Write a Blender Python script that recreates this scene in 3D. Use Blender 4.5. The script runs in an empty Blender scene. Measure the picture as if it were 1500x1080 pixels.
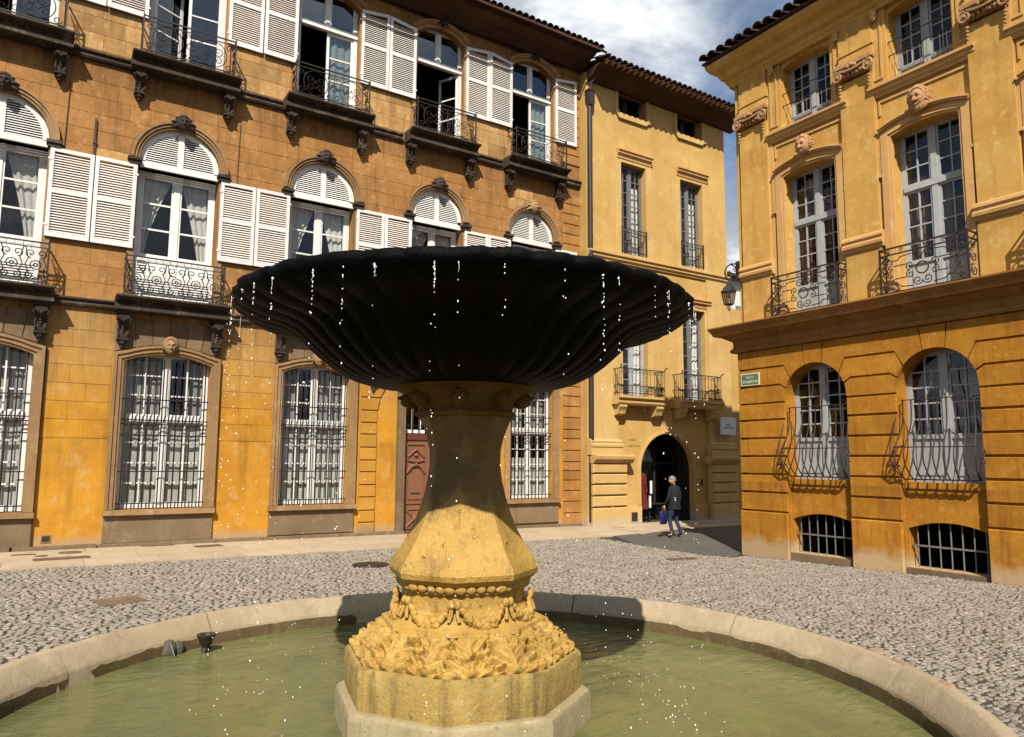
import bpy, bmesh, math, random
import numpy as np
from mathutils import Vector, Matrix, noise as mnoise
random.seed(11)
rng = np.random.default_rng(5)
S = bpy.context.scene
COL = S.collection
R = math.radians
PI = math.pi

# ------------------------------------------------------------------ camera, light, exposure
cam_d = bpy.data.cameras.new('camera'); cam = bpy.data.objects.new('camera', cam_d); COL.objects.link(cam)
cam_d.sensor_width = 36.0; cam_d.sensor_fit = 'HORIZONTAL'
cam_d.lens = 1055.69 / 1500 * 36; cam_d.shift_y = 18.33 / 1500
cam_d.clip_start = 0.1; cam_d.clip_end = 2000
yaw, pitch, roll = R(32.532), R(6.32), R(0.42)
fwd = Vector((math.sin(yaw) * math.cos(pitch), math.cos(yaw) * math.cos(pitch), math.sin(pitch)))
rt = Vector((math.cos(yaw), -math.sin(yaw), 0)); up = rt.cross(fwd)
r2 = rt * math.cos(roll) + up * math.sin(roll); u2 = up * math.cos(roll) - rt * math.sin(roll)
M = Matrix((r2, u2, -fwd)).transposed().to_4x4(); M.translation = Vector((0, 0, 2.1))
cam.matrix_world = M
S.camera = cam

SUN_AZ, SUN_EL = 35.0, 45.5           # direction the light travels: degrees from +Y towards +X, and its elevation
sun_d = bpy.data.lights.new('sun', 'SUN'); sun = bpy.data.objects.new('sun', sun_d); COL.objects.link(sun)
sun_d.energy = 5.0; sun_d.angle = R(0.5); sun_d.color = (1.0, 0.93, 0.82)
ld = Vector((math.sin(R(SUN_AZ)) * math.cos(R(SUN_EL)), math.cos(R(SUN_AZ)) * math.cos(R(SUN_EL)), -math.sin(R(SUN_EL))))
sun.rotation_euler = ld.to_track_quat('-Z', 'Y').to_euler()
sun.location = (-10, -12, 20)

W = bpy.data.worlds.new('World'); S.world = W; W.use_nodes = True
wn = W.node_tree.nodes; wl = W.node_tree.links; wn.clear()
def wnode(t, **k):
    n = wn.new(t)
    for a, b in k.items(): setattr(n, a, b)
    return n
sky = wnode('ShaderNodeTexSky', sky_type='NISHITA'); sky.sun_disc = False
sky.sun_elevation = R(SUN_EL); sky.sun_rotation = R(180 + SUN_AZ); sky.air_density = 1.0; sky.dust_density = 0.6; sky.ozone_density = 2.0
bg1 = wnode('ShaderNodeBackground'); bg1.inputs[1].default_value = 0.075
wl.new(sky.outputs[0], bg1.inputs[0])
tc = wnode('ShaderNodeTexCoord')
sep = wnode('ShaderNodeSeparateXYZ'); wl.new(tc.outputs['Generated'], sep.inputs[0])
mz = wnode('ShaderNodeMath', operation='MAXIMUM'); wl.new(sep.outputs[2], mz.inputs[0]); mz.inputs[1].default_value = 0.0
mz2 = wnode('ShaderNodeMath', operation='ADD'); wl.new(mz.outputs[0], mz2.inputs[0]); mz2.inputs[1].default_value = 0.22
dv = wnode('ShaderNodeVectorMath', operation='DIVIDE')
cmb = wnode('ShaderNodeCombineXYZ'); [wl.new(mz2.outputs[0], cmb.inputs[i]) for i in range(3)]
wl.new(tc.outputs['Generated'], dv.inputs[0]); wl.new(cmb.outputs[0], dv.inputs[1])
def wnoise(scale, detail, rough, off=(0, 0, 0), dist=0.0):
    mp = wnode('ShaderNodeMapping'); mp.inputs['Location'].default_value = off; wl.new(dv.outputs[0], mp.inputs[0])
    n = wnode('ShaderNodeTexNoise'); n.inputs['Scale'].default_value = scale; n.inputs['Detail'].default_value = detail
    n.inputs['Roughness'].default_value = rough; n.inputs['Distortion'].default_value = dist; wl.new(mp.outputs[0], n.inputs[0]); return n
def wramp(src, stops):
    r = wnode('ShaderNodeValToRGB'); e = r.color_ramp.elements
    while len(e) > 1: e.remove(e[-1])
    e[0].position, e[0].color = stops[0][0], (*stops[0][1], 1)
    for p, c in stops[1:]: x = e.new(p); x.color = (*c, 1)
    wl.new(src, r.inputs[0]); return r
cov = wramp(wnoise(1.25, 6, 0.55, (2.3, 0.6, 0.4), 0.3).outputs[0], [(0.36, (0, 0, 0)), (0.52, (1, 1, 1))])
ccol = wramp(wnoise(2.6, 8, 0.6, (0.4, 3.1, 1.0), 0.35).outputs[0], [(0.36, (0.30, 0.34, 0.40)), (0.52, (0.42, 0.46, 0.51)), (0.64, (0.92, 0.93, 0.94))])
bg2 = wnode('ShaderNodeBackground'); bg2.inputs[1].default_value = 0.80; wl.new(ccol.outputs[0], bg2.inputs[0])
mx = wnode('ShaderNodeMixShader'); wl.new(cov.outputs[0], mx.inputs[0]); wl.new(bg1.outputs[0], mx.inputs[1]); wl.new(bg2.outputs[0], mx.inputs[2])
wo = wnode('ShaderNodeOutputWorld'); wl.new(mx.outputs[0], wo.inputs[0])
S.view_settings.view_transform = 'Standard'; S.view_settings.look = 'None'
S.view_settings.exposure = 0.70; S.view_settings.gamma = 1.0; S.view_settings.use_curve_mapping = False
S.cycles.use_denoising = True
S.cycles.max_bounces = 8; S.cycles.diffuse_bounces = 3; S.cycles.glossy_bounces = 3; S.cycles.transparent_max_bounces = 12
S.cycles.caustics_reflective = False; S.cycles.caustics_refractive = False

# ------------------------------------------------------------------ materials
def newmat(name):
    m = bpy.data.materials.new(name); m.use_nodes = True; nt = m.node_tree; nt.nodes.clear()
    return m, nt
class NT:
    def __init__(s, nt): s.nt = nt
    def n(s, t, ins=None, **k):
        x = s.nt.nodes.new(t)
        for a, b in k.items(): setattr(x, a, b)
        for a, b in (ins or {}).items():
            if hasattr(b, 'is_output'): s.nt.links.new(b, x.inputs[a])
            else: x.inputs[a].default_value = b
        return x
    def noise(s, vec, scale, detail=5, rough=.6, dist=0.0):
        return s.n('ShaderNodeTexNoise', {'Vector': vec, 'Scale': scale, 'Detail': detail, 'Roughness': rough, 'Distortion': dist}).outputs[0]
    def ramp(s, v, a, b): return s.n('ShaderNodeMapRange', {0: v, 1: a, 2: b, 3: 0.0, 4: 1.0}, clamp=True).outputs[0]
    def mix(s, f, a, b, mode='MIX'):
        x = s.n('ShaderNodeMix', {0: f}, data_type='RGBA', blend_type=mode)
        for i, v in ((6, a), (7, b)):
            if hasattr(v, 'is_output'): s.nt.links.new(v, x.inputs[i])
            else: x.inputs[i].default_value = (*v, 1) if len(v) == 3 else v
        return x.outputs[2]
    def mul(s, a, b): return s.n('ShaderNodeMath', {0: a, 1: b}, operation='MULTIPLY').outputs[0]
    def math(s, op, a, b): return s.n('ShaderNodeMath', {0: a, 1: b}, operation=op).outputs[0]
    def mapv(s, vec, sc): return s.n('ShaderNodeMapping', {0: vec, 3: sc}).outputs[0]
    def pos(s): return s.n('ShaderNodeNewGeometry').outputs['Position']

def stone(name, a, b, c=None, stain=None, sc=1.0, bump=.25, rough=.88, tint=.12, streak=.45, paint=None, pits=0.0, spec=.25, base=None, runoff=()):
    """weathered masonry: a/b broad tones, c pale worn patches, stain = dark run-off; paint=(z0,z1,colour,colour2) coat of paint on the low part (shaft: its sunlit tone); base=(z,colour) splashed foot"""
    K = .77; a, b, c, stain = [tuple(x * K for x in q) if q else q for q in (a, b, c, stain)]
    if paint: paint = (paint[0], paint[1], tuple(x * K for x in paint[2]), tuple(x * K for x in paint[3]))
    if base: base = (base[0], tuple(x * K for x in base[1]))
    m, nt = newmat(name); t = NT(nt); p = t.pos()
    col = t.mix(t.ramp(t.noise(p, .7 * sc, 6, .62, .4), .35, .66), a, b)
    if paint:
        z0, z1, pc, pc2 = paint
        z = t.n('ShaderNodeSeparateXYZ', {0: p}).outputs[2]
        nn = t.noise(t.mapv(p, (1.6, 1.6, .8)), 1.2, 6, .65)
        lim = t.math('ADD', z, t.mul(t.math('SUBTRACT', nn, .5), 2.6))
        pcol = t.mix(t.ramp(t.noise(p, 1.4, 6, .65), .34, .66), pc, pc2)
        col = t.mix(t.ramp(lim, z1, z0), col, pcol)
    if c:
        col = t.mix(t.mul(t.ramp(t.noise(p, 2.6 * sc, 8, .68), .54, .70), .75), col, c)
    if stain:
        st = t.ramp(t.noise(t.mapv(p, (2.2, 2.2, .22)), 1.5 * sc, 6, .66), .52, .78)
        st2 = t.ramp(t.noise(p, 5.5 * sc, 7, .7), .55, .82)
        col = t.mix(t.mul(t.math('MAXIMUM', st, t.mul(st2, .7)), streak), col, stain)
    for zl, ln, am in runoff:                          # rain streaks hanging below a ledge
        z = t.n('ShaderNodeSeparateXYZ', {0: p}).outputs[2]
        fall = t.ramp(t.math('ADD', z, t.mul(t.math('SUBTRACT', t.noise(t.mapv(p, (1, 1, .05)), 2.6, 5, .7), .5), ln * 2.2)), zl - ln, zl)
        below = t.ramp(z, zl + .02, zl - .02); stk = t.ramp(t.noise(t.mapv(p, (3.2, 3.2, .12)), 2.2, 6, .7), .40, .66)
        col = t.mix(t.mul(t.mul(fall, below), t.mul(t.math('ADD', t.mul(stk, .8), .2), am)), col, stain)
    if base:
        z = t.n('ShaderNodeSeparateXYZ', {0: p}).outputs[2]
        lim = t.math('ADD', z, t.mul(t.math('SUBTRACT', t.noise(p, 2.2, 7, .7), .5), 1.3 * base[0] + .25))
        col = t.mix(t.mul(t.ramp(lim, base[0] * 1.25, base[0] * .55), .85), col, base[1])
    rnd = t.n('ShaderNodeObjectInfo').outputs['Random']
    val = t.math('ADD', t.mul(t.math('SUBTRACT', rnd, .5), 2 * tint), 1.0)
    fine = t.math('ADD', t.mul(t.math('SUBTRACT', t.noise(p, 38, 4, .7), .5), .32), 1.0)
    col = t.n('ShaderNodeHueSaturation', {'Color': col, 'Value': t.mul(val, fine), 'Saturation': 1.0, 'Hue': .5, 'Fac': 1.0}).outputs[0]
    if pits:
        pt = t.ramp(t.noise(p, 16, 3, .5), .66, .72)
        col = t.mix(t.mul(pt, pits), col, tuple(x * .25 for x in a))
    h = t.math('ADD', t.mul(t.noise(p, 7, 6, .65), .7), t.mul(t.noise(p, 55, 4, .7), .3))
    bp = t.n('ShaderNodeBump', {'Strength': bump, 'Distance': .03, 'Height': h}).outputs[0]
    bs = t.n('ShaderNodeBsdfPrincipled', {'Base Color': col, 'Roughness': rough, 'Normal': bp, 'Specular IOR Level': spec})
    t.n('ShaderNodeOutputMaterial', {0: bs.outputs[0]})
    return m

def paintm(name, c, c2=None, rough=.55, bump=.05, metal=0.0, sc=6.0, spec=.4, wear=None):
    c2 = c2 or tuple(x * .8 for x in c); c = tuple(x * .80 for x in c); c2 = tuple(x * .80 for x in c2)
    m, nt = newmat(name); t = NT(nt); p = t.pos()
    col = t.mix(t.ramp(t.noise(p, sc, 6, .65), .35, .7), c, c2)
    if wear: col = t.mix(t.mul(t.ramp(t.noise(p, 9, 8, .7), .58, .68), .8), col, wear)
    bp = t.n('ShaderNodeBump', {'Strength': bump, 'Distance': .01, 'Height': t.noise(p, 60, 4, .6)}).outputs[0]
    rnd = t.n('ShaderNodeObjectInfo').outputs['Random']; col = t.n('ShaderNodeHueSaturation', {'Color': col, 'Value': t.math('ADD', t.mul(rnd, .18), .90), 'Saturation': 1.0, 'Hue': .5, 'Fac': 1.0}).outputs[0]
    bs = t.n('ShaderNodeBsdfPrincipled', {'Base Color': col, 'Roughness': rough, 'Normal': bp, 'Metallic': metal, 'Specular IOR Level': spec})
    t.n('ShaderNodeOutputMaterial', {0: bs.outputs[0]})
    return m

def glassm(name, tint=(.95, .96, .96), base=.03):
    m, nt = newmat(name); t = NT(nt); p = t.pos()
    bp = t.n('ShaderNodeBump', {'Strength': .05, 'Distance': .05, 'Height': t.noise(p, 1.6, 2, .5)}).outputs[0]
    g = t.n('ShaderNodeNewGeometry'); dt = t.n('ShaderNodeVectorMath', {0: g.outputs['Incoming'], 1: bp}, operation='DOT_PRODUCT').outputs['Value']
    sch = t.math('POWER', t.math('SUBTRACT', 1.0, t.math('ABSOLUTE', dt, 0.0)), 5.0)
    f = t.n('ShaderNodeMapRange', {0: sch, 1: 0.0, 2: 1.0, 3: base, 4: 1.0}).outputs[0]
    tr = t.n('ShaderNodeBsdfTransparent', {0: (*tint, 1)}).outputs[0]
    gl = t.n('ShaderNodeBsdfGlossy', {'Color': (.9, .92, .95, 1), 'Roughness': .03, 'Normal': bp}).outputs[0]
    mx_ = t.n('ShaderNodeMixShader', {0: f, 1: tr, 2: gl}).outputs[0]
    t.n('ShaderNodeOutputMaterial', {0: mx_}); return m

def woodm(name, a, b):
    m, nt = newmat(name); t = NT(nt); p = t.pos()
    g = t.noise(t.mapv(p, (9, 9, .8)), 3, 8, .65, .5)
    col = t.mix(t.ramp(g, .3, .7), a, b)
    bp = t.n('ShaderNodeBump', {'Strength': .2, 'Distance': .01, 'Height': g}).outputs[0]
    bs = t.n('ShaderNodeBsdfPrincipled', {'Base Color': col, 'Roughness': .6, 'Normal': bp})
    t.n('ShaderNodeOutputMaterial', {0: bs.outputs[0]}); return m

STAIN = (.10, .055, .02)
m_left = stone('weathered_ochre_stone', (.42, .208, .064), (.32, .148, .043), (.56, .34, .14), STAIN, tint=.08, streak=.9, bump=.55, sc=1.5, runoff=((11.72, .8, .75), (16.1, .9, .6), (7.2, .5, .4)))
m_leftpale = stone('patched_pale_stone', (.50, .30, .115), (.38, .20, .065), (.64, .45, .22), STAIN, tint=.2, streak=.7, bump=.5, sc=2.0)
m_leftlow = stone('yellow_limewash', (.46, .27, .085), (.38, .20, .055), (.54, .34, .12), STAIN, tint=.08, streak=.5, runoff=((5.62, .9, .65), (2.6, .8, .25)),
                  paint=(3.2, 4.9, (.56, .275, .022), (.44, .19, .018)), base=(.28, (.40, .27, .15)))
m_quoin = stone('orange_quoin_stone', (.42, .20, .055), (.34, .155, .042), (.50, .29, .11), STAIN, streak=.4)
m_quoinlow = stone('yellow_quoin_stone', (.54, .28, .035), (.44, .205, .03), (.48, .27, .09), STAIN, streak=.35, base=(.3, (.30, .21, .12)))
m_surround = stone('worn_sandstone', (.36, .22, .10), (.27, .155, .07), (.46, .32, .17), (.07, .045, .025), streak=.55)
m_grey = stone('grey_brown_stone', (.235, .165, .095), (.175, .115, .062), (.32, .24, .15), (.07, .048, .03), streak=.5)
m_dark = stone('soot_dark_stone', (.062, .043, .032), (.035, .025, .019), (.17, .125, .09), (.014, .010, .008), streak=.6)
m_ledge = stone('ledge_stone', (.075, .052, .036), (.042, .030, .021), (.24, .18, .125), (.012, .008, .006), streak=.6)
m_mid = stone('pale_yellow_render', (.60, .385, .125), (.52, .315, .092), (.67, .465, .19), (.33, .19, .06), streak=.32, bump=.15, tint=.04, runoff=((14.6, .6, .45), (9.4, .6, .5), (4.1, .5, .5)), base=(.25, (.52, .42, .27)))
m_midtrim = stone('pale_trim_render', (.63, .42, .16), (.55, .35, .12), (.69, .50, .24), (.30, .19, .08), streak=.3, bump=.12, tint=.04, base=(.2, (.50, .41, .28)))
m_right = stone('golden_render', (.64, .375, .095), (.54, .29, .062), (.74, .51, .20), (.28, .14, .035), streak=.5, bump=.35, tint=.05, sc=1.6, runoff=((9.85, .7, .5), (6.6, .7, .55), (11.75, .5, .5)))
m_rtrim = stone('pink_gold_trim', (.64, .385, .15), (.56, .31, .105), (.70, .47, .23), (.32, .17, .06), streak=.35, bump=.15, tint=.05)
m_rlow = stone('deep_ochre_render', (.47, .205, .016), (.37, .145, .011), (.56, .29, .055), (.16, .06, .010), streak=.7, bump=.45, tint=.10, sc=2.4, runoff=((4.8, .35, .6), (1.65, .5, .7)), base=(.36, (.50, .36, .20)))
m_rcor = stone('ochre_cornice', (.36, .165, .042), (.28, .122, .032), (.46, .245, .085), (.09, .04, .02), streak=.5, tint=.04)
m_orn = stone('carved_stone', (.46, .26, .12), (.37, .195, .085), (.58, .40, .22), (.10, .055, .03), streak=.5, sc=2.5)
m_fount = stone('golden_fountain_stone', (.52, .315, .066), (.41, .235, .045), (.60, .43, .15), (.13, .080, .018), sc=2.6, streak=.85, bump=1.0, tint=.05, pits=.85, rough=.68, spec=.4)
m_shaft = stone('shade_topped_fountain_stone', (.22, .13, .028), (.15, .085, .017), (.30, .19, .05), (.05, .03, .01), sc=2.2, streak=.75, bump=1.0, tint=.03, pits=.85, rough=.62, spec=.45, paint=(1.72, 2.02, (.52, .315, .066), (.41, .235, .045)))  # upper shaft darkened by height: the bowl's shade put into the colour
m_fountlow = stone('mossy_fountain_stone', (.42, .285, .085), (.32, .215, .062), (.50, .37, .15), (.05, .042, .018), sc=3.0, streak=1.0, bump=.9, tint=.03, pits=.8)
m_fountdk = stone('dark_capital_stone', (.20, .105, .018), (.14, .07, .011), (.26, .145, .032), (.035, .02, .007), sc=2.2, streak=.5, bump=.4, tint=.03)  # darker brown than the pedestal stone, for capital and masks
m_step = stone('pale_step_stone', (.36, .295, .17), (.28, .225, .12), (.46, .39, .25), (.11, .085, .05), sc=3.0, streak=.5, bump=.5, tint=.03, pits=.4)
m_rim = stone('worn_limestone', (.40, .315, .205), (.32, .245, .152), (.50, .41, .29), (.15, .11, .065), sc=1.8, streak=.4, bump=.4, tint=.06, pits=.2)
m_redstone = stone('red_stone_patch', (.36, .22, .14), (.30, .175, .11), (.42, .30, .20), (.18, .11, .07), sc=3, tint=.05)
m_algae = stone('brown_algae_stone', (.15, .105, .045), (.10, .07, .03), (.24, .18, .09), (.04, .035, .015), sc=4, streak=.6, bump=.4, tint=0)
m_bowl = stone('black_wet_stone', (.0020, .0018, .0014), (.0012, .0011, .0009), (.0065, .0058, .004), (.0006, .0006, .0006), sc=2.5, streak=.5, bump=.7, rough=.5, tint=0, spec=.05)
m_pave = stone('beige_paving_stone', (.50, .39, .265), (.42, .315, .205), (.57, .46, .335), (.26, .19, .125), sc=1.5, streak=.35, bump=.15, tint=.06)
m_bed = stone('sandy_joint_ground', (.060, .050, .038), (.045, .038, .028), (.11, .092, .07), (.025, .02, .016), sc=3, tint=0)
m_cob = stone('grey_beige_cobble', (.25, .212, .165), (.15, .128, .102), (.44, .395, .33), (.06, .05, .042), sc=5.5, streak=.6, bump=.5, tint=.42, rough=.7)
m_asph = stone('grey_asphalt', (.115, .105, .088), (.095, .086, .072), None, (.06, .055, .045), sc=1.5, bump=.4, tint=0)
m_tile = stone('dark_roof_tile', (.075, .04, .028), (.045, .027, .020), (.13, .078, .055), (.018, .014, .011), sc=2, tint=.3)
m_tilepale = stone('pale_tile_end', (.46, .33, .22), (.36, .25, .16), None, (.2, .13, .08), sc=2, tint=.2)
m_soffit = stone('brown_soffit', (.085, .042, .020), (.06, .03, .014), None, (.03, .017, .01), sc=1, tint=.1)
m_white = paintm('white_paint', (.80, .79, .76), (.70, .685, .65), wear=(.52, .49, .45))
m_slat = paintm('white_slat_paint', (.76, .745, .72), (.66, .64, .60))
m_greyw = paintm('grey_blue_paint', (.41, .42, .415), (.33, .345, .34), wear=(.30, .31, .30))
m_sash = paintm('dark_grey_sash', (.20, .19, .18), (.15, .145, .14))
m_iron = paintm('black_iron', (.017, .014, .013), (.03, .022, .018), rough=.5, sc=20)
m_rust = paintm('brown_iron', (.055, .03, .022), (.035, .02, .015), rough=.65, sc=20)
m_lead = paintm('dark_lead_pipe', (.035, .028, .025), (.022, .018, .016), rough=.5)
m_door = woodm('carved_door_wood', (.20, .082, .040), (.14, .055, .026))
m_lintel = paintm('dark_red_wood', (.12, .035, .02), (.09, .03, .018))
m_curt = paintm('white_curtain', (.82, .80, .75), (.74, .72, .67), rough=.9, sc=2)
m_curt2 = paintm('linen_curtain', (.56, .545, .50), (.44, .43, .39), rough=.9, sc=3); m_curt1 = paintm('soft_white_curtain', (.60, .58, .53), (.46, .445, .41), rough=.9, sc=2); m_curtg = paintm('grey_curtain', (.34, .33, .30), (.24, .23, .21), rough=.9, sc=2); m_curtr = paintm('russet_curtain', (.20, .085, .06), (.13, .055, .04), rough=.9, sc=2)
m_dark_in = paintm('dark_interior', (.030, .026, .022), (.02, .018, .016), rough=.95)
m_glass = glassm('window_glass'); m_glass2 = glassm('dark_window_glass', (.72, .74, .74), .025)
m_sky_glass = glassm('reflecting_window_glass', (.7, .74, .74), .10)
m_signw = paintm('white_sign_board', (.74, .74, .72), (.68, .68, .66)); m_signg = paintm('green_enamel', (.10, .17, .10), (.08, .14, .085), rough=.35)
m_signb = paintm('cream_enamel', (.70, .62, .42), (.62, .54, .36)); m_ink = paintm('dark_lettering', (.03, .025, .02)); m_ink2 = paintm('pale_lettering', (.72, .74, .62))
m_brownpaint = paintm('brown_wall_lettering', (.16, .075, .02))
m_redcloth = paintm('red_cloth', (.13, .010, .010), (.08, .006, .006), rough=.9)
m_blue = paintm('blue_nylon', (.010, .017, .09), (.008, .012, .06), rough=.5)
m_jacket = paintm('black_jacket_cloth', (.006, .006, .007), (.009, .009, .011), rough=.85); m_jean = paintm('blue_denim', (.02, .033, .075), (.014, .022, .05), rough=.9)
m_skin = paintm('skin', (.50, .29, .20), (.45, .25, .17)); m_hair = paintm('white_hair', (.22, .20, .185), (.15, .14, .13)); m_shoe = paintm('black_shoe', (.015, .013, .012))
m_nozzle = paintm('dark_bronze', (.045, .035, .025), (.03, .025, .02), rough=.45); m_rock = stone('grey_rock', (.12, .11, .085), (.07, .065, .05), (.22, .21, .17), (.025, .025, .02), sc=6, tint=0)
m_lampglass = glassm('lantern_glass', (.62, .56, .50), .14)
m_grate = paintm('brown_iron_cover', (.15, .10, .07), (.10, .07, .05), rough=.6, sc=15)

def waterm():
    m, nt = newmat('murky_green_water'); t = NT(nt); p = t.pos()
    col = t.mix(t.ramp(t.noise(p, 1.1, 5, .6, .4), .3, .7), (.128, .128, .048), (.080, .086, .034))
    col = t.mix(t.mul(t.ramp(t.noise(p, .8, 4, .6, .8), .55, .72), .55), col, (.045, .055, .024))
    col = t.mix(t.mul(t.ramp(t.noise(p, 4.5, 5, .6, .6), .45, .75), .35), col, (.165, .15, .062))
    n1 = t.noise(t.mapv(p, (1.0, 2.2, 1)), 4.2, 4, .55, .5); n2 = t.noise(p, 15, 3, .6, .3)
    h = t.math('ADD', n1, t.mul(n2, .22))
    bp = t.n('ShaderNodeBump', {'Strength': .42, 'Distance': .045, 'Height': h}).outputs[0]
    bs = t.n('ShaderNodeBsdfPrincipled', {'Base Color': col, 'Roughness': .07, 'Normal': bp, 'IOR': 1.33, 'Specular IOR Level': .5})
    t.n('ShaderNodeOutputMaterial', {0: bs.outputs[0]}); return m
m_water = waterm()
def dropm():
    m, nt = newmat('water_droplet'); t = NT(nt)
    bs = t.n('ShaderNodeBsdfPrincipled', {'Base Color': (.90, .93, .95, 1), 'Roughness': .03, 'IOR': 1.33, 'Specular IOR Level': 1.0})
    t.n('ShaderNodeOutputMaterial', {0: bs.outputs[0]}); return m
m_drop = dropm()

# ------------------------------------------------------------------ mesh helpers
class MB:
    def __init__(s): s.v = []; s.f = []; s.m = []
    def add(s, vs, fs, mi=0):
        o = len(s.v); s.v += [tuple(v) for v in vs]; s.f += [tuple(i + o for i in f) for f in fs]; s.m += [mi] * len(fs); return s
    def box(s, x0, x1, y0, y1, z0, z1, mi=0):
        return s.add([(x0, y0, z0), (x1, y0, z0), (x1, y1, z0), (x0, y1, z0), (x0, y0, z1), (x1, y0, z1), (x1, y1, z1), (x0, y1, z1)],
              [(0, 3, 2, 1), (4, 5, 6, 7), (0, 1, 5, 4), (1, 2, 6, 5), (2, 3, 7, 6), (3, 0, 4, 7)], mi)
    def prism(s, poly, y0, y1, mi=0, ch=0.0):
        """polygon in (x,z), from back y0 to front y1 (y1<y0 is towards the viewer); ch = chamfer of the front edge"""
        n = len(poly); rings = [(poly, y0)]
        if ch:
            cx = sum(p[0] for p in poly) / n; cz = sum(p[1] for p in poly) / n
            ins = []
            for i in range(n):
                a, b, c = Vector(poly[i - 1]), Vector(poly[i]), Vector(poly[(i + 1) % n])
                e1 = (b - a); e2 = (c - b)
                n1 = Vector((-e1.y, e1.x)); n2 = Vector((-e2.y, e2.x))
                if n1.length > 1e-6: n1.normalize()
                if n2.length > 1e-6: n2.normalize()
                nn = n1 + n2
                if nn.length < 1e-6: nn = n1
                nn.normalize()
                if nn.dot(Vector((cx, cz)) - b) < 0 and n <= 5: nn = -nn
                ins.append((b.x + nn.x * ch * 1.2, b.y + nn.y * ch * 1.2))
            d = 1 if y1 > y0 else -1
            rings += [(poly, y1 - d * ch * .8), (ins, y1)]
        else: rings += [(poly, y1)]
        vs = [(p[0], y, p[1]) for pl, y in rings for p in pl]; fs = []
        for k in range(len(rings) - 1):
            for i in range(n): j = (i + 1) % n; fs.append((k * n + i, k * n + j, (k + 1) * n + j, (k + 1) * n + i))
        fs.append(tuple(range(n))); fs.append(tuple((len(rings) - 1) * n + i for i in range(n)))
        return s.add(vs, fs, mi)
    def profx(s, prof, x0, x1, mi=0, mitre0=False, mitre1=False, side=0.0):
        """closed profile (y,z) run along x; mitred ends follow the overhang; side = length of the return round the x0 corner"""
        n = len(prof); rows = []
        if mitre0 and side: rows.append([(y + x0, side, z) for y, z in prof])
        rows.append([(x0 + y if mitre0 else x0, y, z) for y, z in prof]); rows.append([(x1 - y if mitre1 else x1, y, z) for y, z in prof])
        vs = [p for r_ in rows for p in r_]; fs = []
        for k in range(len(rows) - 1):
            for i in range(n): j = (i + 1) % n; fs.append((k * n + i, k * n + j, (k + 1) * n + j, (k + 1) * n + i))
        fs += [tuple(range(n)), tuple((len(rows) - 1) * n + i for i in range(n))]
        return s.add(vs, fs, mi)
    def tube(s, pts, r, n=5, mi=0, r1=None):
        P = [Vector(p) for p in pts]; m_ = len(P); vs = []; prev = None
        for i in range(m_):
            t_ = (P[min(i + 1, m_ - 1)] - P[max(i - 1, 0)])
            if t_.length < 1e-9: t_ = Vector((0, 0, 1))
            t_.normalize()
            if prev is None:
                a = Vector((0, 1, 0)) if abs(t_.y) < .9 else Vector((1, 0, 0)); u = t_.cross(a).normalized()
            else:
                u = prev - t_ * prev.dot(t_)
                u = u.normalized() if u.length > 1e-6 else t_.orthogonal().normalized()
            prev = u; w = t_.cross(u); rr = r if r1 is None else r + (r1 - r) * i / max(1, m_ - 1)
            for k in range(n):
                an = 2 * PI * k / n; vs.append(P[i] + u * (math.cos(an) * rr) + w * (math.sin(an) * rr))
        fs = [(i * n + k, i * n + (k + 1) % n, (i + 1) * n + (k + 1) % n, (i + 1) * n + k) for i in range(m_ - 1) for k in range(n)]
        fs += [tuple(range(n)), tuple((m_ - 1) * n + k for k in range(n))]
        return s.add(vs, fs, mi)
    def lathe(s, prof, n=24, c=(0, 0), mi=0, a0=0.0, cap=True):
        vs = [(c[0] + r_ * math.cos(a0 + 2 * PI * k / n), c[1] + r_ * math.sin(a0 + 2 * PI * k / n), z) for r_, z in prof for k in range(n)]
        fs = [(i * n + k, i * n + (k + 1) % n, (i + 1) * n + (k + 1) % n, (i + 1) * n + k) for i in range(len(prof) - 1) for k in range(n)]
        if cap: fs += [tuple(range(n)), tuple((len(prof) - 1) * n + k for k in range(n))]
        return s.add(vs, fs, mi)
    def sph(s, c, rx, ry=None, rz=None, n=8, m=6, mi=0):
        ry = rx if ry is None else ry; rz = rx if rz is None else rz
        vs = [(c[0], c[1], c[2] - rz)]
        for i in range(1, m):
            ph = PI * i / m - PI / 2
            vs += [(c[0] + rx * math.cos(ph) * math.cos(2 * PI * k / n), c[1] + ry * math.cos(ph) * math.sin(2 * PI * k / n), c[2] + rz * math.sin(ph)) for k in range(n)]
        vs.append((c[0], c[1], c[2] + rz)); fs = [(0, 1 + (k + 1) % n, 1 + k) for k in range(n)]
        for i in range(m - 2):
            fs += [(1 + i * n + k, 1 + i * n + (k + 1) % n, 1 + (i + 1) * n + (k + 1) % n, 1 + (i + 1) * n + k) for k in range(n)]
        b = 1 + (m - 2) * n; fs += [(b + k, b + (k + 1) % n, len(vs) - 1) for k in range(n)]
        return s.add(vs, fs, mi)
    def mesh(s, name, mats, smooth=False, recalc=True):
        me = bpy.data.meshes.new(name); me.from_pydata(s.v, [], s.f)
        for m_ in (mats if isinstance(mats, (list, tuple)) else [mats]): me.materials.append(m_)
        if any(s.m): me.polygons.foreach_set('material_index', s.m)
        if recalc:
            bm = bmesh.new(); bm.from_mesh(me); bmesh.ops.recalc_face_normals(bm, faces=bm.faces); bm.to_mesh(me); bm.free()
        if smooth:
            me.polygons.foreach_set('use_smooth', [True] * len(me.polygons)); me.set_sharp_from_angle(angle=R(40 if smooth is True else smooth))
        me.update(); return me

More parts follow.
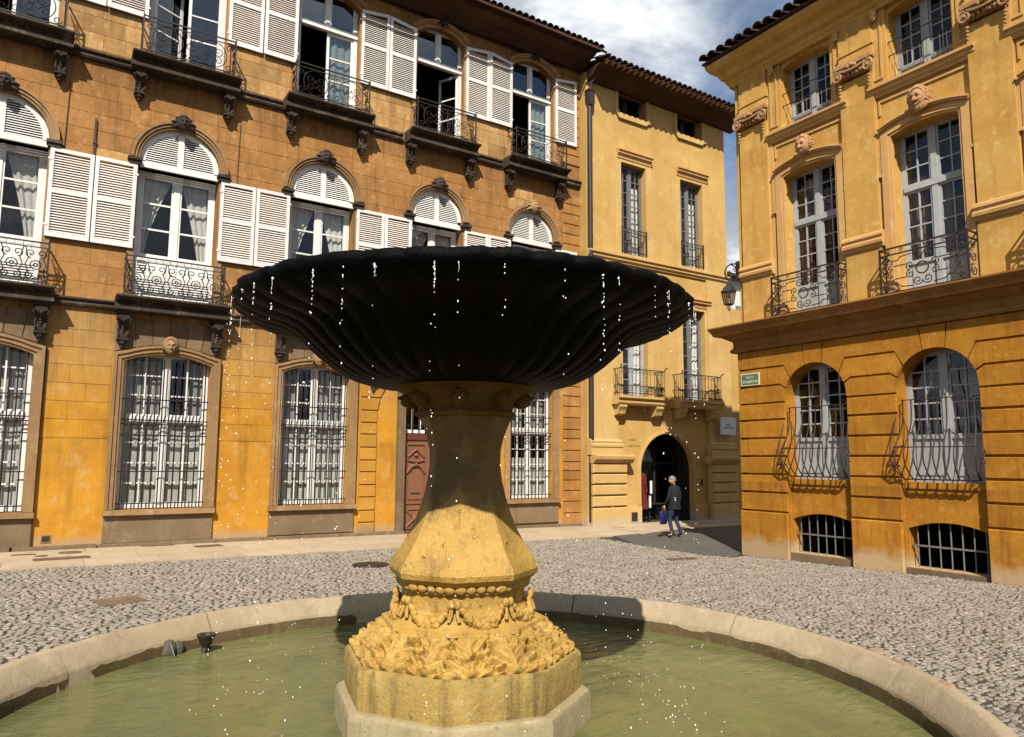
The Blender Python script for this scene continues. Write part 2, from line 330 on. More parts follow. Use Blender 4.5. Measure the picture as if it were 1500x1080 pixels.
def inst(name, me, parent=None, loc=(0, 0, 0), rot=(0, 0, 0), sc=(1, 1, 1), **props):
    o = bpy.data.objects.new(name, me); COL.objects.link(o)
    if parent: o.parent = parent
    o.location = loc; o.rotation_euler = rot; o.scale = sc
    for k, v in props.items(): o[k] = v
    return o
def part(name, mb, mats, parent, smooth=False, **k): return inst(name, mb.mesh(name, mats, smooth), parent, **k)
def thing(name, label, cat, loc=(0, 0, 0), rz=0, group=None):
    o = bpy.data.objects.new(name, None); COL.objects.link(o); o.location = loc; o.rotation_euler = (0, 0, rz); o.empty_display_size = .3
    o['label'] = label; o['category'] = cat
    if group: o['group'] = group
    return o
def tag(o, label, cat, group=None):
    o['label'] = label; o['category'] = cat
    if group: o['group'] = group
    return o
def struct(name, mb, mats, smooth=False):
    o = part(name, mb, mats, None, smooth); o['kind'] = 'structure'; return o

def arc(xc, hw, zs, rise, n=14, grow=0.0):
    """points of a segmental arch from left to right; grow offsets it outwards"""
    rr = (hw * hw + rise * rise) / (2 * rise); zc = zs + rise - rr; a = math.asin(min(1, hw / rr))
    if rise > hw: a = PI - a
    return [(xc + (rr + grow) * math.sin(-a + 2 * a * i / n), zc + (rr + grow) * math.cos(-a + 2 * a * i / n)) for i in range(n + 1)]
def opening(xc, hw, zb, zs, rise, n=14):
    return [(xc - hw, zb)] + (arc(xc, hw, zs, rise, n) if rise > 1e-4 else [(xc - hw, zs), (xc + hw, zs)]) + [(xc + hw, zb)]
def wall_panel(mb, x0, x1, z0, z1, hole=None, depth=.3, mi=0, mir=None, y=0.0):
    """front sheet with one opening and its reveal"""
    q = lambda a, b, c, d: mb.add([(p[0], y, p[1]) for p in (a, b, c, d)], [(0, 1, 2, 3)], mi)
    if not hole: q((x0, z0), (x1, z0), (x1, z1), (x0, z1)); return
    zb = hole[0][1]; xl, xr = hole[0][0], hole[-1][0]
    q((x0, z0), (xl, z0), (xl, z1), (x0, z1)); q((xr, z0), (x1, z0), (x1, z1), (xr, z1))
    if zb > z0 + 1e-4: q((xl, z0), (xr, z0), (xr, zb), (xl, zb))
    top = hole[1:-1]
    for a, b in zip(top[:-1], top[1:]): q(a, b, (b[0], z1), (a[0], z1))
    n = len(hole)
    for i in range(n):
        a, b = hole[i], hole[(i + 1) % n]
        mb.add([(a[0], y, a[1]), (b[0], y, b[1]), (b[0], y + depth, b[1]), (a[0], y + depth, a[1])], [(0, 1, 2, 3)], mi if mir is None else mir)
def band(mb, inner, outer, y0, y1, mi=0):
    """solid moulding between two matching open outlines (x,z), from y0 (back) to y1 (front)"""
    n = len(inner); vs = [(p[0], y, p[1]) for pl in (inner, outer) for y in (y0, y1) for p in pl]
    f = []
    for i in range(n - 1):
        a, b, c, d = i, n + i, 2 * n + i, 3 * n + i
        f += [(b, b + 1, d + 1, d), (a, a + 1, b + 1, b), (c, c + 1, d + 1, d)]
    f += [(0, n, 3 * n, 2 * n), (n - 1, 2 * n - 1, 4 * n - 1, 3 * n - 1)]
    mb.add(vs, f, mi)
def frame_outline(xc, hw, zb, zs, rise, g, n=14):
    a = arc(xc, hw, zs, rise, n, 0); o = arc(xc, hw, zs, rise, n, g)
    if rise < hw * .9:     # segmental: straight jambs, mitred shoulder
        o[0] = (xc - hw - g, o[0][1]); o[-1] = (xc + hw + g, o[-1][1])
    return [(xc - hw, zb)] + a + [(xc + hw, zb)], [(xc - hw - g, zb)] + o + [(xc + hw + g, zb)]

PANE = {}
def pane_mesh(w, h, mat):
    k = (round(w, 3), round(h, 3), mat.name)
    if k not in PANE: PANE[k] = MB().box(-w / 2, w / 2, -.003, .003, -h / 2, h / 2).mesh('pane', mat)
    return PANE[k]
def window(parent, xc, hw, z0, z1, y, rows=(3,), cols=2, mat=None, gl=None, fr=.06, mull=.10, bar=.028, trans=.08, label=None, solid=None, leafs=2, sill=True):
    """wooden casement: rows = pane rows of each tier from the bottom, tier heights in proportion; solid = height of a boarded bottom panel"""
    mb = MB(); mat = mat or m_white; gl = gl or m_glass
    mb.box(xc - hw, xc - hw + fr, y - .03, y + .05, z0, z1); mb.box(xc + hw - fr, xc + hw, y - .03, y + .05, z0, z1)
    mb.box(xc - hw + fr, xc + hw - fr, y - .03, y + .05, z1 - fr, z1); mb.box(xc - hw + fr, xc + hw - fr, y - .03, y + .05, z0, z0 + fr)
    if leafs == 2: mb.box(xc - mull / 2, xc + mull / 2, y - .045, y + .045, z0 + fr, z1 - fr)
    zb = z0 + fr
    w_ = inst('window', None or bpy.data.meshes.new('window'), parent)
    panes = []
    if solid:
        mb.box(xc - hw + fr, xc - mull / 2, y, y + .03, zb, zb + solid); mb.box(xc + mull / 2, xc + hw - fr, y, y + .03, zb, zb + solid)
        for s_ in (-1, 1):
            cx = xc + s_ * (hw - fr + mull / 2) / 2; hw2 = (hw - fr - mull / 2) / 2 - .07
            if solid > .2: mb.box(cx - hw2, cx + hw2, y - .02, y, zb + .07, zb + solid - .07)
        mb.box(xc - hw + fr, xc + hw - fr, y - .035, y + .04, zb + solid, zb + solid + bar * 1.6); zb += solid + bar * 1.6
    tot = sum(rows); H = z1 - fr - zb - trans * (len(rows) - 1)
    for ti, nr in enumerate(rows):
        h = H * nr / tot
        for s_ in ((-1, 1) if leafs == 2 else (0,)):
            xa, xb = ((xc - hw + fr, xc - mull / 2) if s_ < 0 else (xc + mull / 2, xc + hw - fr)) if leafs == 2 else (xc - hw + fr, xc + hw - fr)
            st = .045; mb.box(xa, xa + st, y - .02, y + .03, zb, zb + h); mb.box(xb - st, xb, y - .02, y + .03, zb, zb + h)
            mb.box(xa + st, xb - st, y - .02, y + .03, zb, zb + st); mb.box(xa + st, xb - st, y - .02, y + .03, zb + h - st, zb + h)
            xa += st; xb -= st; za, zc_ = zb + st, zb + h - st
            pw = (xb - xa - bar * (cols - 1)) / cols; ph = (zc_ - za - bar * (nr - 1)) / nr
            for c in range(1, cols): mb.box(xa + c * (pw + bar) - bar, xa + c * (pw + bar), y - .018, y + .02, za, zc_)
            for r_ in range(1, nr): mb.box(xa, xb, y - .016, y + .018, za + r_ * (ph + bar) - bar, za + r_ * (ph + bar))
            for c in range(cols):
                for r_ in range(nr): panes.append((xa + c * (pw + bar) + pw / 2, za + r_ * (ph + bar) + ph / 2, pw, ph))
        zb += h
        if ti < len(rows) - 1: mb.box(xc - hw + fr, xc + hw - fr, y - .06, y + .05, zb, zb + trans); zb += trans
    w_.data = mb.mesh('window', mat)
    for x, z, pw, ph in panes: inst('pane', pane_mesh(pw + .01, ph + .01, gl), w_, (x, y + .005 + random.uniform(-.002, .002), z), (random.uniform(-.012, .012), 0, random.uniform(-.012, .012)))
    return w_
def curtain(parent, xa, xb, z0, z1, y, mat=None, pull=None, amp=.035, n=44):
    """hanging cloth; pull(t) -> (xa,xb) lets it be gathered (t=0 bottom, 1 top)"""
    mb = MB(); rows = 14; vs = []
    for j in range(rows + 1):
        t_ = j / rows; a, b = pull(t_) if pull else (xa, xb)
        for i in range(n + 1):
            u = i / n; vs.append((a + (b - a) * u, y + amp * math.sin(u * n * .85 + .4 * math.sin(3 * t_ + u * 5)) * (.6 + .4 * math.sin(u * 9)), z0 + (z1 - z0) * t_))
    mb.add(vs, [(j * (n + 1) + i, j * (n + 1) + i + 1, (j + 1) * (n + 1) + i + 1, (j + 1) * (n + 1) + i) for j in range(rows) for i in range(n)])
    return inst('curtain', mb.mesh('curtain', mat or m_curt, smooth=80, recalc=False), parent)
SHUT = {}
def shutter_meshes(w, h, slope=0.0):
    k = (round(w, 2), round(h, 2), slope)
    if k in SHUT: return SHUT[k]
    f = MB(); st = .085; zm = h * .49
    f.box(0, st, -.045, 0, 0, h - slope); f.box(w - st, w, -.045, 0, 0, h)
    f.box(st, w - st, -.043, -.002, 0, .11); f.box(st, w - st, -.043, -.002, zm, zm + .10)
    if slope: f.prism([(st, h - .10 - slope), (w - st, h - .10), (w - st, h), (st, h - slope)], -.002, -.043)
    else: f.box(st, w - st, -.043, -.002, h - .09, h)
    for z in (.25, h - .3): f.box(-.03, .05, -.055, -.045, z, z + .05)
    s_ = MB(); p = .058
    for za, zb in ((.11, zm), (zm + .10, h - .09 - slope)):
        z = za + .012
        while z < zb - .03:
            s_.add([(st, -.036, z), (w - st, -.036, z), (w - st, -.018, z + .027), (st, -.018, z + .027), (st, -.029, z - .004), (w - st, -.029, z - .004), (w - st, -.011, z + .023), (st, -.011, z + .023)],
                   [(0, 1, 2, 3), (4, 7, 6, 5), (0, 4, 5, 1), (3, 2, 6, 7), (0, 3, 7, 4), (1, 5, 6, 2)]); z += p * 1.06
    back = MB(); SHUT[k] = (f.mesh('shutter', m_white), s_.mesh('slats', m_slat)); return SHUT[k]
def shutter(parent, x, z, w, h, mirror=False, slope=0.0, y=-.02, rz=0.0):
    fm, sm = shutter_meshes(w, h, slope)
    o = inst('shutter', fm, parent, (x, y, z), (0, 0, rz), (-1 if mirror else 1, 1, 1)); inst('slats', sm, o, kind='stuff'); return o

def spiral(cx, cz, r0, r1, a0, turns, n=16, y=0):
    return [(cx + (r0 + (r1 - r0) * i / n) * math.cos(a0 + 2 * PI * turns * i / n), y, cz + (r0 + (r1 - r0) * i / n) * math.sin(a0 + 2 * PI * turns * i / n)) for i in range(n + 1)]
def ring(cx, cz, rx, rz=None, n=18, y=0): return [(cx + rx * math.cos(2 * PI * i / n), y, cz + (rz or rx) * math.sin(2 * PI * i / n)) for i in range(n + 1)]

def head_mesh(name, mat, beard=False, leafy=False, sc=1.0):
    """small carved mask looking towards -y, about 0.44 high at scale 1, base at the back y=0"""
    mb = MB(); n, m_ = 46, 36; vs = []
    for i in range(m_ + 1):
        ph = PI * i / m_ - PI / 2
        for k in range(n):
            th = 2 * PI * k / n; d = Vector((math.cos(ph) * math.sin(th), -math.cos(ph) * math.cos(th), math.sin(ph)))
            x, z = d.x, d.z; rr = 1.0; fr = max(0, -d.y)
            g = lambda ax, az, sx, sz: math.exp(-((x - ax) / sx) ** 2 - ((z - az) / sz) ** 2)
            rr += fr * (.42 * g(0, -.12, .13, .22) - .36 * (g(.34, .10, .16, .11) + g(-.34, .10, .16, .11)) + .20 * (g(.34, .32, .24, .08) + g(-.34, .32, .24, .08))
                        + .18 * g(0, -.56, .20, .06) - .24 * g(0, -.44, .22, .05) + .20 * g(0, -.80, .2, .15) + .06 * (g(.45, -.15, .15, .2) + g(-.45, -.15, .15, .2)))
            vs.append((d.x * .135 * rr, d.y * .15 * rr - .09, d.z * .185 * rr))
    mb.add(vs, [(i * n + k, i * n + (k + 1) % n, (i + 1) * n + (k + 1) % n, (i + 1) * n + k) for i in range(m_) for k in range(n)])
    rr_ = random.Random(3 if beard else 5)
    for i in range(20):                       # hair locks
        a = PI * (i / 19) * 1.3 - .15 * PI; x, z = math.cos(a) * .15, math.sin(a) * .17 + .03
        mb.tube([(x * .7, -.12, z * .75 + .03), (x * 1.05, -.09, z * 1.1 + .02), (x * 1.35 + rr_.uniform(-.02, .02), -.03, z * 1.1 - .05 + rr_.uniform(-.03, .03))], .036, 6, r1=.012)
    if beard:
        for i in range(11):
            x = (i - 5) * .026; mb.tube([(x, -.17 + abs(x) * .4, -.10), (x * 1.15, -.20 + abs(x) * .4, -.18), (x * .9 + rr_.uniform(-.015, .015), -.15, -.27 + abs(x) * .5)], .028, 6, r1=.008)
    if leafy:
        for sx in (-1, 1):
            for a in (-20, 15, 50, 85):
                c_, s_ = math.cos(R(a)), math.sin(R(a)); pts = [(sx * .08 * c_, -.07, .12 * s_), (sx * .19 * c_, -.09, .20 * s_), (sx * .27 * c_, -.05, .23 * s_ - .02), (sx * .26 * c_, -.02, .25 * s_ - .07)]
                mb.tube(pts, .05, 6, r1=.015)
    return mb.mesh(name, mat, smooth=60)
def corbel_mesh():
    """console with a leafy head, S-shaped body and a bud, hanging 1 m below its top at z=0"""
    mb = MB()
    mb.box(-.17, .17, -.42, 0, -.06, 0); mb.box(-.15, .15, -.38, 0, -.11, -.06)
    prof = [(0, -.11), (-.34, -.11), (-.36, -.18), (-.31, -.27), (-.22, -.36), (-.17, -.47), (-.17, -.58), (-.20, -.66), (-.17, -.72), (0, -.72)]
    mb.profx(prof, -.115, .115)
    for s_ in (-1, 1):
        mb.tube(spiral(0, 0, .085, .02, 0, 1.4, 14), .025, 5)
        n0 = len(mb.v) - 15 * 5
        for i in range(n0, len(mb.v)): x, y, z = mb.v[i]; mb.v[i] = (s_ * .125 + y * .3, -.24 + x, -.21 + z)
        mb.tube([(s_ * .13, -.05, -.12), (s_ * .15, -.20, -.16), (s_ * .16, -.33, -.26), (s_ * .13, -.30, -.33)], .035, 5, r1=.012)
        mb.tube([(s_ * .10, -.18, -.40), (s_ * .12, -.20, -.52), (s_ * .10, -.22, -.64)], .022, 5)
    for i in range(5): mb.sph(((i - 2) * .055, -.345 + abs(i - 2) * .012, -.21 - (2 - abs(i - 2)) * .035), .036, .04, .06, 6, 5)
    for i in range(4): mb.sph((0, -.22 + i * .012, -.36 - i * .075), .045 - .004 * i, .03, .045, 6, 5)
    mb.box(-.13, .13, -.23, 0, -.76, -.72)
    mb.lathe([(.0, -.98), (.03, -.965), (.055, -.93), (.04, -.90), (.08, -.87), (.105, -.82), (.10, -.77), (.06, -.755)], 10, (0, -.11))
    return mb.mesh('corbel', m_dark, smooth=50)

# ------------------------------------------------------------------ ground
def lerp_tab(x, tab):
    if x <= tab[0][0]: return tab[0][1]
    for (a, u), (b, v) in zip(tab[:-1], tab[1:]):
        if x <= b: return u + (v - u) * (x - a) / (b - a)
    return tab[-1][1]
def gz(x, y):
    k = min(1, max(0, (x - 5) / 9)) ** 1.3
    return .03 - .0056 * min(16, max(-2, x)) + k * lerp_tab(y, [(2, .09), (6.3, .075), (11.8, -.055), (16, -.02), (19, 0)])
YL, YM, XR, YR = 19.49, 19.10, 14.35, 11.98     # planes of the three fronts; YR = street corner of the right-hand house
FC = Vector((2.389, 4.335))                       # fountain axis
def ground():
    mb = MB()
    xs = [-400, -120, -40, -20] + [-12 + i for i in range(0, 45)] + [60, 140, 400]; ys = [-400, -120, -40, -15] + [-10 + i for i in range(0, 50)] + [60, 140, 400]
    nx = len(xs); mb.add([(x, y, gz(x, y)) for y in ys for x in xs], [(j * nx + i, j * nx + i + 1, (j + 1) * nx + i + 1, (j + 1) * nx + i) for j in range(len(ys) - 1) for i in range(nx - 1)])
    return struct('ground', mb, m_bed)
ground()
RIM_OUT, RIM_TOP, RIM_IN = 3.18, 3.07, 2.94

# cobbles: individual domed setts in loose rows, laid only where the square can be seen
def cobbles():
    sq = bpy.data.objects.new('cobbled_square', None); COL.objects.link(sq); sq['kind'] = 'structure'
    inv = M.inverted(); f_ = 1055.69; out = []
    y = -1.0; row = 0
    while y < 16.28:
        step = .066 + .014 * (1 if y > 9 else 0); x = -7.0 + (row % 2) * .05
        while x < 14.35:
            w = random.uniform(.065, .120) + (.012 if y > 9 else 0); px, py = x + w / 2 + random.uniform(-.014, .014), y + random.uniform(-.02, .02)
            x += w + .006
            if (px - FC.x) ** 2 + (py - FC.y) ** 2 < 3.27 ** 2: continue
            if px > 14.08: continue
            if py > 11.6 and px > 13.2 + (16.3 - py) * .05: continue
            z = gz(px, py); c = inv @ Vector((px, py, z))
            if c.z > -.5: continue
            u = 750 - f_ * c.x / c.z * -1 * -1 if False else 750 + f_ * c.x / -c.z; v = 558.3 - f_ * c.y / -c.z
            if -60 < u < 1560 and 700 < v < 1180:
                out.append((px, py, z, w, step, -c.z, u, v))
        y += step; row += 1
    def shape(r_):
        n = 6; vs = []; a0 = r_.uniform(0, 1)
        lop = [r_.uniform(.80, 1.12) for _ in range(n)]
        for sc, z in ((.99, -.03), (.97, .003), (.76, .013)):
            for k in range(n):
                a = 2 * PI * (k + a0) / n; c_, s_ = math.cos(a), math.sin(a); e = (abs(c_) ** 2.6 + abs(s_) ** 2.6) ** (-1 / 2.6)
                vs.append((c_ * e * .5 * sc * lop[k], s_ * e * .5 * sc * lop[k], z + r_.uniform(-.004, .004)))
        fs = [(j * n + k, j * n + (k + 1) % n, (j + 1) * n + (k + 1) % n, (j + 1) * n + k) for j in range(2) for k in range(n)] + [tuple(2 * n + k for k in range(n))]
        return vs, fs
    rr = random.Random(4); shapes = [shape(rr) for _ in range(10)]
    meshes = []
    for vs, fs in shapes:
        me = bpy.data.meshes.new('cobble'); me.from_pydata(vs, [], fs); me.materials.append(m_cob); meshes.append(me)
    vis = [o for o in out if 0 < o[6] < 1500 and 840 < o[7] < 1080]
    vis.sort(key=lambda o: o[5]); near = set(id(o) for o in vis[:300])
    for o in vis[:300]:
        inst('cobble', random.choice(meshes), sq, (o[0], o[1], o[2] + random.uniform(-.006, .006)), (random.uniform(-.14, .14), random.uniform(-.14, .14), random.uniform(-.3, .3)), (o[3], o[4] * .97, 1))
    V, F = [], []; base = 0
    for o in out:
        if id(o) in near: continue
        vs, fs = shapes[rr.randrange(10)]; a = rr.uniform(-.3, .3); ca, sa = math.cos(a), math.sin(a); tx, ty = rr.uniform(-.16, .16), rr.uniform(-.16, .16); dz = rr.uniform(-.006, .006)
        for x, y_, z in vs:
            x *= o[3]; y_ *= o[4] * .97; V.append((o[0] + x * ca - y_ * sa, o[1] + x * sa + y_ * ca, o[2] + z + dz + x * tx + y_ * ty))
        F += [tuple(i + base for i in f) for f in fs]; base += len(vs)
    me = bpy.data.meshes.new('cobbles'); me.from_pydata(V, [], F); me.materials.append(m_cob)
    inst('cobbles', me, sq, kind='stuff')
    print('cobbles', len(out))
cobbles()

def paving():
    pv = bpy.data.objects.new('stone_pavement', None); COL.objects.link(pv); pv['kind'] = 'structure'
    r_ = random.Random(8); y = 16.30
    for row, d in enumerate((1.02, .98, .95)):
        x = -6.0 - r_.random()
        while x < 15.2:
            w = r_.uniform(1.0, 1.75); y1 = min(y + d, YL - .02)
            if x + w / 2 > 15.0: y1 = min(y1, YM - .02)
            if y1 - y > .1:
                mb = MB(); g = .005; poly = [(x + g, y + g), (x + w - g, y + g), (x + w - g, y1 - g), (x + g, y1 - g)]
                dz = r_.uniform(-.003, .003); zc = [gz(*p) + .028 + dz for p in poly]
                mb.add([(p[0], p[1], z) for p, z in zip(poly, zc)] + [(p[0], p[1], z - .06) for p, z in zip(poly, zc)], [(0, 1, 2, 3), (0, 4, 5, 1), (1, 5, 6, 2), (2, 6, 7, 3), (3, 7, 4, 0)])
                part('paving_slab', mb, m_pave, pv)
            x += w
        y += d
    x = 13.2                                        # kerb strip and pavement in front of the gateway house
    while x < 34:
        w = 1.1
        for ya, yb in ((16.90, 17.98), (17.98, YM - .02)):
            xa = x + (.5 if ya > 17.5 else 0)
            if xa < 15.2: continue
            mb = MB(); g = .005; zc = gz(xa, ya) + .05
            mb.box(xa + g, xa + w - g, ya + g, yb - g, zc - .09, zc); part('paving_slab', mb, m_pave, pv)
        x += w
    # worn foot course along the wall
    mb = MB()
    for xa, xb in ((-3.6, -.6), (-.55, 1.05), (1.1, 3.6), (3.65, 4.75), (4.8, 7.3), (7.35, 8.72), (10.5, 12.0), (12.05, 14.2), (14.25, 15.2)): mb.box(xa, xb, YL - .16, YL - .005, -.06, gz((xa + xb) / 2, YL) + .10)
    part('wall_foot_course', mb, m_grey, pv)
    mb = MB(); pts = [(13.9, 16.28), (15.3, 16.55), (17.4, 16.86), (40, 16.86), (40, YR + .02), (14.3, YR + .02), (13.55, 11.55), (13.2, 12.1), (13.1, 14.5)]
    mb.add([(x, y, gz(x, y) + .03) for x, y in pts] + [(x, y, gz(x, y) - .05) for x, y in pts], [tuple(range(9))] + [(i, (i + 1) % 9, 9 + (i + 1) % 9, 9 + i) for i in range(9)])
    struct('road', mb, m_asph)
paving()

# ------------------------------------------------------------------ left: long ochre townhouse
def townhouse():
    T = thing('townhouse', 'long ochre stone townhouse with white louvred shutters and carved dark balconies', 'building', (0, YL, 0))
    BC = [-1.42, 2.35, 6.07, 9.66, 13.2]; HG = [.98, .98, .935, .95, .84]; H1 = [.95, .94, .92, .87, .885]; XE = [-3.6, .46, 4.2, 7.87, 11.43, 15.2]
    z1f = 10.45
    lo, upw = MB(), MB()
    for i, c in enumerate(BC):
        hole = opening(c, HG[i], .88 if i != 3 else -.1, 4.42, .22)
        wall_panel(lo, XE[i], XE[i + 1], -.1, 5.6, hole, .34)
        wall_panel(upw, XE[i], XE[i + 1], 5.6, 11.8, opening(c, H1[i], 5.92, z1f - H1[i], H1[i], 18), .52)
        wall_panel(upw, XE[i], XE[i + 1], 11.8, 16.3, opening(c, H1[i] - .03, 11.98, 15.42, .34), .36)
    part('ground_floor_wall', lo, m_leftlow, T); part('upper_wall', upw, m_left, T)
    bd = MB()                                         # rest of the body: sides, back, floors, partitions
    bd.box(-3.6, -3.4, .01, 7, -.1, 16.3); bd.box(15.0, 15.2, .01, 7, -.1, 16.3); bd.box(-3.6, 15.2, 6.8, 7, -.1, 16.3)
    part('side_wall', bd, m_left, T)
    bd = MB()
    for z in (5.3, 11.45, 16.25): bd.box(-3.4, 15.0, .62, 6.8, z, z + .25)
    for x in XE[1:-1]: bd.box(x - .1, x + .1, .02, 6.8, 0, 16.2)
    bd.box(-3.4, 15.0, 3.2, 3.3, 0, 16.2)
    part('interior_partition', bd, m_dark_in, T)
    # ---- ground floor: surrounds, aprons, windows, grilles
    fm = {}
    msk = head_mesh('keystone_mask', m_surround); msk2 = head_mesh('keystone_mask', m_dark, leafy=True); msk3 = head_mesh('keystone_mask', m_surround, leafy=True)
    cb = corbel_mesh()
    for i, c in enumerate(BC):
        hw = HG[i]
        if i != 3:
            mb = MB()
            for g0, g1, pr in ((0, .055, .05), (.055, .15, .085), (.15, .215, .12)):
                a = frame_outline(c, hw, .89, 4.42, .22, g0)[1] if g0 else frame_outline(c, hw, .89, 4.42, .22, .05)[0]
                band(mb, a, frame_outline(c, hw, .89, 4.42, .22, g1)[1], 0, -pr)
            part('window_surround', mb, m_surround, T)
            mb = MB(); mb.box(c - hw - .24, c + hw + .24, -.17, .06, .76, .88); part('window_sill', mb, m_surround, T)
            mb = MB(); mb.prism([(c - hw - .22, .11), (c + hw + .22, .11), (c + hw + .22, .755), (c - hw - .22, .755)], 0, -.06, ch=.02); part('apron_panel', mb, m_grey, T)
        # spandrel of grey voussoirs under the balcony
        if i != 3:
            o = arc(c, hw, 4.42, .22, 6, .235); xs = [c + (-1.0 + 2.0 * k / 6) * (hw + .24) for k in range(7)]; xt = [c + (-1.0 + 2.0 * k / 6) * (hw + .24) for k in range(7)]
            o[0] = (c - hw - .235, o[0][1]); o[-1] = (c + hw + .235, o[-1][1])
            for k in range(6):
                a, b = o[k], o[k + 1]; g = .010; ta, tb = c + (a[0] - c) * 1.0 + (a[0] - c) * .12 * (1 if 0 < k else 0), c + (b[0] - c) * (1.12 if k < 5 else 1.0)
                mb = MB(); mb.prism([(a[0] + g, a[1] + g), (b[0] - g, b[1] + g), (tb - g, 5.46), (ta + g, 5.46)], 0, -.03, ch=.008); part('voussoir', mb, m_grey, T)
            inst('keystone_mask', msk, T, (c, -.07, 4.82), sc=(1.0, .9, 1.05))
        for s_ in (-1, 1):
            if not (i == 3): inst('corbel', cb, T, (c + s_ * 1.06, -.02, 5.62), sc=(.95, .95, .95), label='dark carved corbel under the first floor balcony')
    inst('corbel', cb, T, (7.68, -.02, 4.95), sc=(.8, .6, .95))
    for i, c in enumerate(BC):
        if i == 3: continue
        hw = HG[i]
        window(T, c, hw, .9, 4.72, .25, rows=(4, 3), cols=2, solid=None, fr=.09, mull=.11, trans=.14, bar=.035)
        curtain(T, c - hw + .1, c + hw - .1, .92, (3.05, 3.0, 2.95, 3, 2.2)[i], .36, amp=.009, mat=m_curt2); curtain(T, c - hw + .1, c - (.12 if i != 2 else .4), 3.05, 4.5, .40, amp=.012, mat=m_curtg); curtain(T, c + (.15 if i != 1 else .45), c + hw - .1, 3.05, 4.5, .40, amp=.012, mat=m_curtg)
        if round(hw, 3) not in fm:
            mb = MB(); n = 12
            for k in range(n): x = -hw + .1 + (2 * hw - .2) * k / (n - 1); mb.tube([(x, 0, .0), (x, 0, 3.62)], .017, 5)
            for z in (.12, .88, 1.75, 2.02, 2.12, 2.62): mb.box(-hw - .01, hw + .01, -.008, .008, z - .014, z + .014)
            for k in range(n - 1):                    # hooked spear rail at the transom
                x = -hw + .1 + (2 * hw - .2) * k / (n - 1); mb.tube([(x + .02, -.01, 1.98), (x + .05, -.03, 2.14), (x + .10, -.02, 2.24)], .010, 4)
            fm[round(hw, 3)] = mb.mesh('iron_grille', m_iron)
        inst('iron_grille', fm[round(hw, 3)], T, (c, .07, .90))
    # ---- doorway bay
    c = 9.66; mb = MB()
    a, b = frame_outline(c, .95, -.05, 4.42, .22, .24); band(mb, a, b, 0, -.09); band(mb, frame_outline(c, .95, -.05, 4.42, .22, .08)[1], b, -.09, -.12)
    part('door_surround', mb, m_grey, T)
    mb = MB(); mb.box(c - .95, c + .95, .16, .26, 2.70, 2.90); part('door_lintel', mb, m_lintel, T)
    window(T, c, .95, 2.9, 4.72, .24, rows=(2,), cols=3, fr=.07, bar=.04)
    mb = MB()
    for k in range(9): x = c - .85 + k * .2125; mb.tube([(x, .14, 2.9), (x, .14, 4.6)], .016, 5)
    for z in (3.12, 3.9): mb.box(c - .95, c + .95, .13, .15, z - .015, z + .015)
    part('fanlight_grille', mb, m_iron, T)
    for s_ in (-1, 1):
        mb = MB(); x0, x1 = (c - .94, c - .005) if s_ < 0 else (c + .005, c + .94); mb.box(x0, x1, .20, .27, -.02, 2.70)
        cx = (x0 + x1) / 2
        d = inst('door_leaf', mb.mesh('door_leaf', m_door), T)
        mb = MB(); fr = lambda xa, xb, za, zb, w, p: [mb.box(xa, xb, .2 - p, .2, za, za + w), mb.box(xa, xb, .2 - p, .2, zb - w, zb), mb.box(xa, xa + w, .2 - p, .2, za + w, zb - w), mb.box(xb - w, xb, .2 - p, .2, za + w, zb - w)]
        fr(cx - .34, cx + .34, .10, .70, .05, .03); mb.tube([(cx - .29, .185, .15), (cx + .29, .185, .65)], .03, 5); mb.tube([(cx - .29, .185, .65), (cx + .29, .185, .15)], .03, 5); mb.sph((cx, .18, .40), .09, .05, .09)
        fr(cx - .34, cx + .34, .82, 2.60, .05, .035); mb.tube([(cx - .30, .175, 1.72), (cx - .15, .17, 1.92), (cx, .165, 1.97), (cx + .15, .17, 1.92), (cx + .30, .175, 1.72)], .045, 6)
        mb.box(cx - .24, cx + .24, .172, .2, .95, 1.70); mb.tube([(cx - .28, .18, 2.1), (cx, .17, 2.05), (cx + .28, .18, 2.1)], .03, 5); mb.tube([(cx - .26, .18, 2.2), (cx, .17, 2.42), (cx + .26, .18, 2.2)], .035, 5); mb.sph((cx, .17, 2.25), .07, .04, .05)
        inst('carved_panel', mb.mesh('carved_panel', m_door), d)
        mb = MB(); mb.box(cx - .15, cx + .15, .165, .172, 1.10, 1.15); inst('letter_slot', mb.mesh('letter_slot', m_ink), d)
    zq = [.02, .36, .69, 1.06, 1.40, 1.76, 2.09, 2.45, 2.82, 3.15, 3.50, 3.87, 4.22]
    for k in range(12):                              # rusticated strip by the door, ending on the curve of the arch
        za, zb = zq[k] + .014, zq[k + 1] - .014; e = lambda z: 7.84 if z < 3.4 else 7.84 + .28 * ((z - 3.4) / .85) ** 2
        mb = MB(); mb.prism([(7.36, za), (e(za), za), (e(zb), zb), (7.36, zb)], 0, -.05, ch=.012); part('quoin', mb, m_quoinlow, T)
    # wall end: banded corner strip
    zq = [-.05, .39, .77, 1.12, 1.47, 1.78, 2.08, 2.46, 2.85, 3.16, 3.56, 3.94, 4.29, 4.62, 5.0, 5.5]
    for k in range(len(zq) - 1):
        mb = MB(); mb.prism([(14.46, zq[k] + .014), (15.19, zq[k] + .014), (15.19, zq[k + 1] - .014), (14.46, zq[k + 1] - .014)], 0, -.05, ch=.012); part('quoin', mb, m_quoin, T)
    z = 5.98
    while z < 15.7:
        if not 11.3 < z < 12.1:
            mb = MB(); mb.prism([(14.46, z + .014), (15.19, z + .014), (15.19, z + .346), (14.46, z + .346)], 0, -.04, ch=.012); part('quoin', mb, m_quoin, T)
        z += .36
    # ---- ashlar of the upper floors
    blocks = []
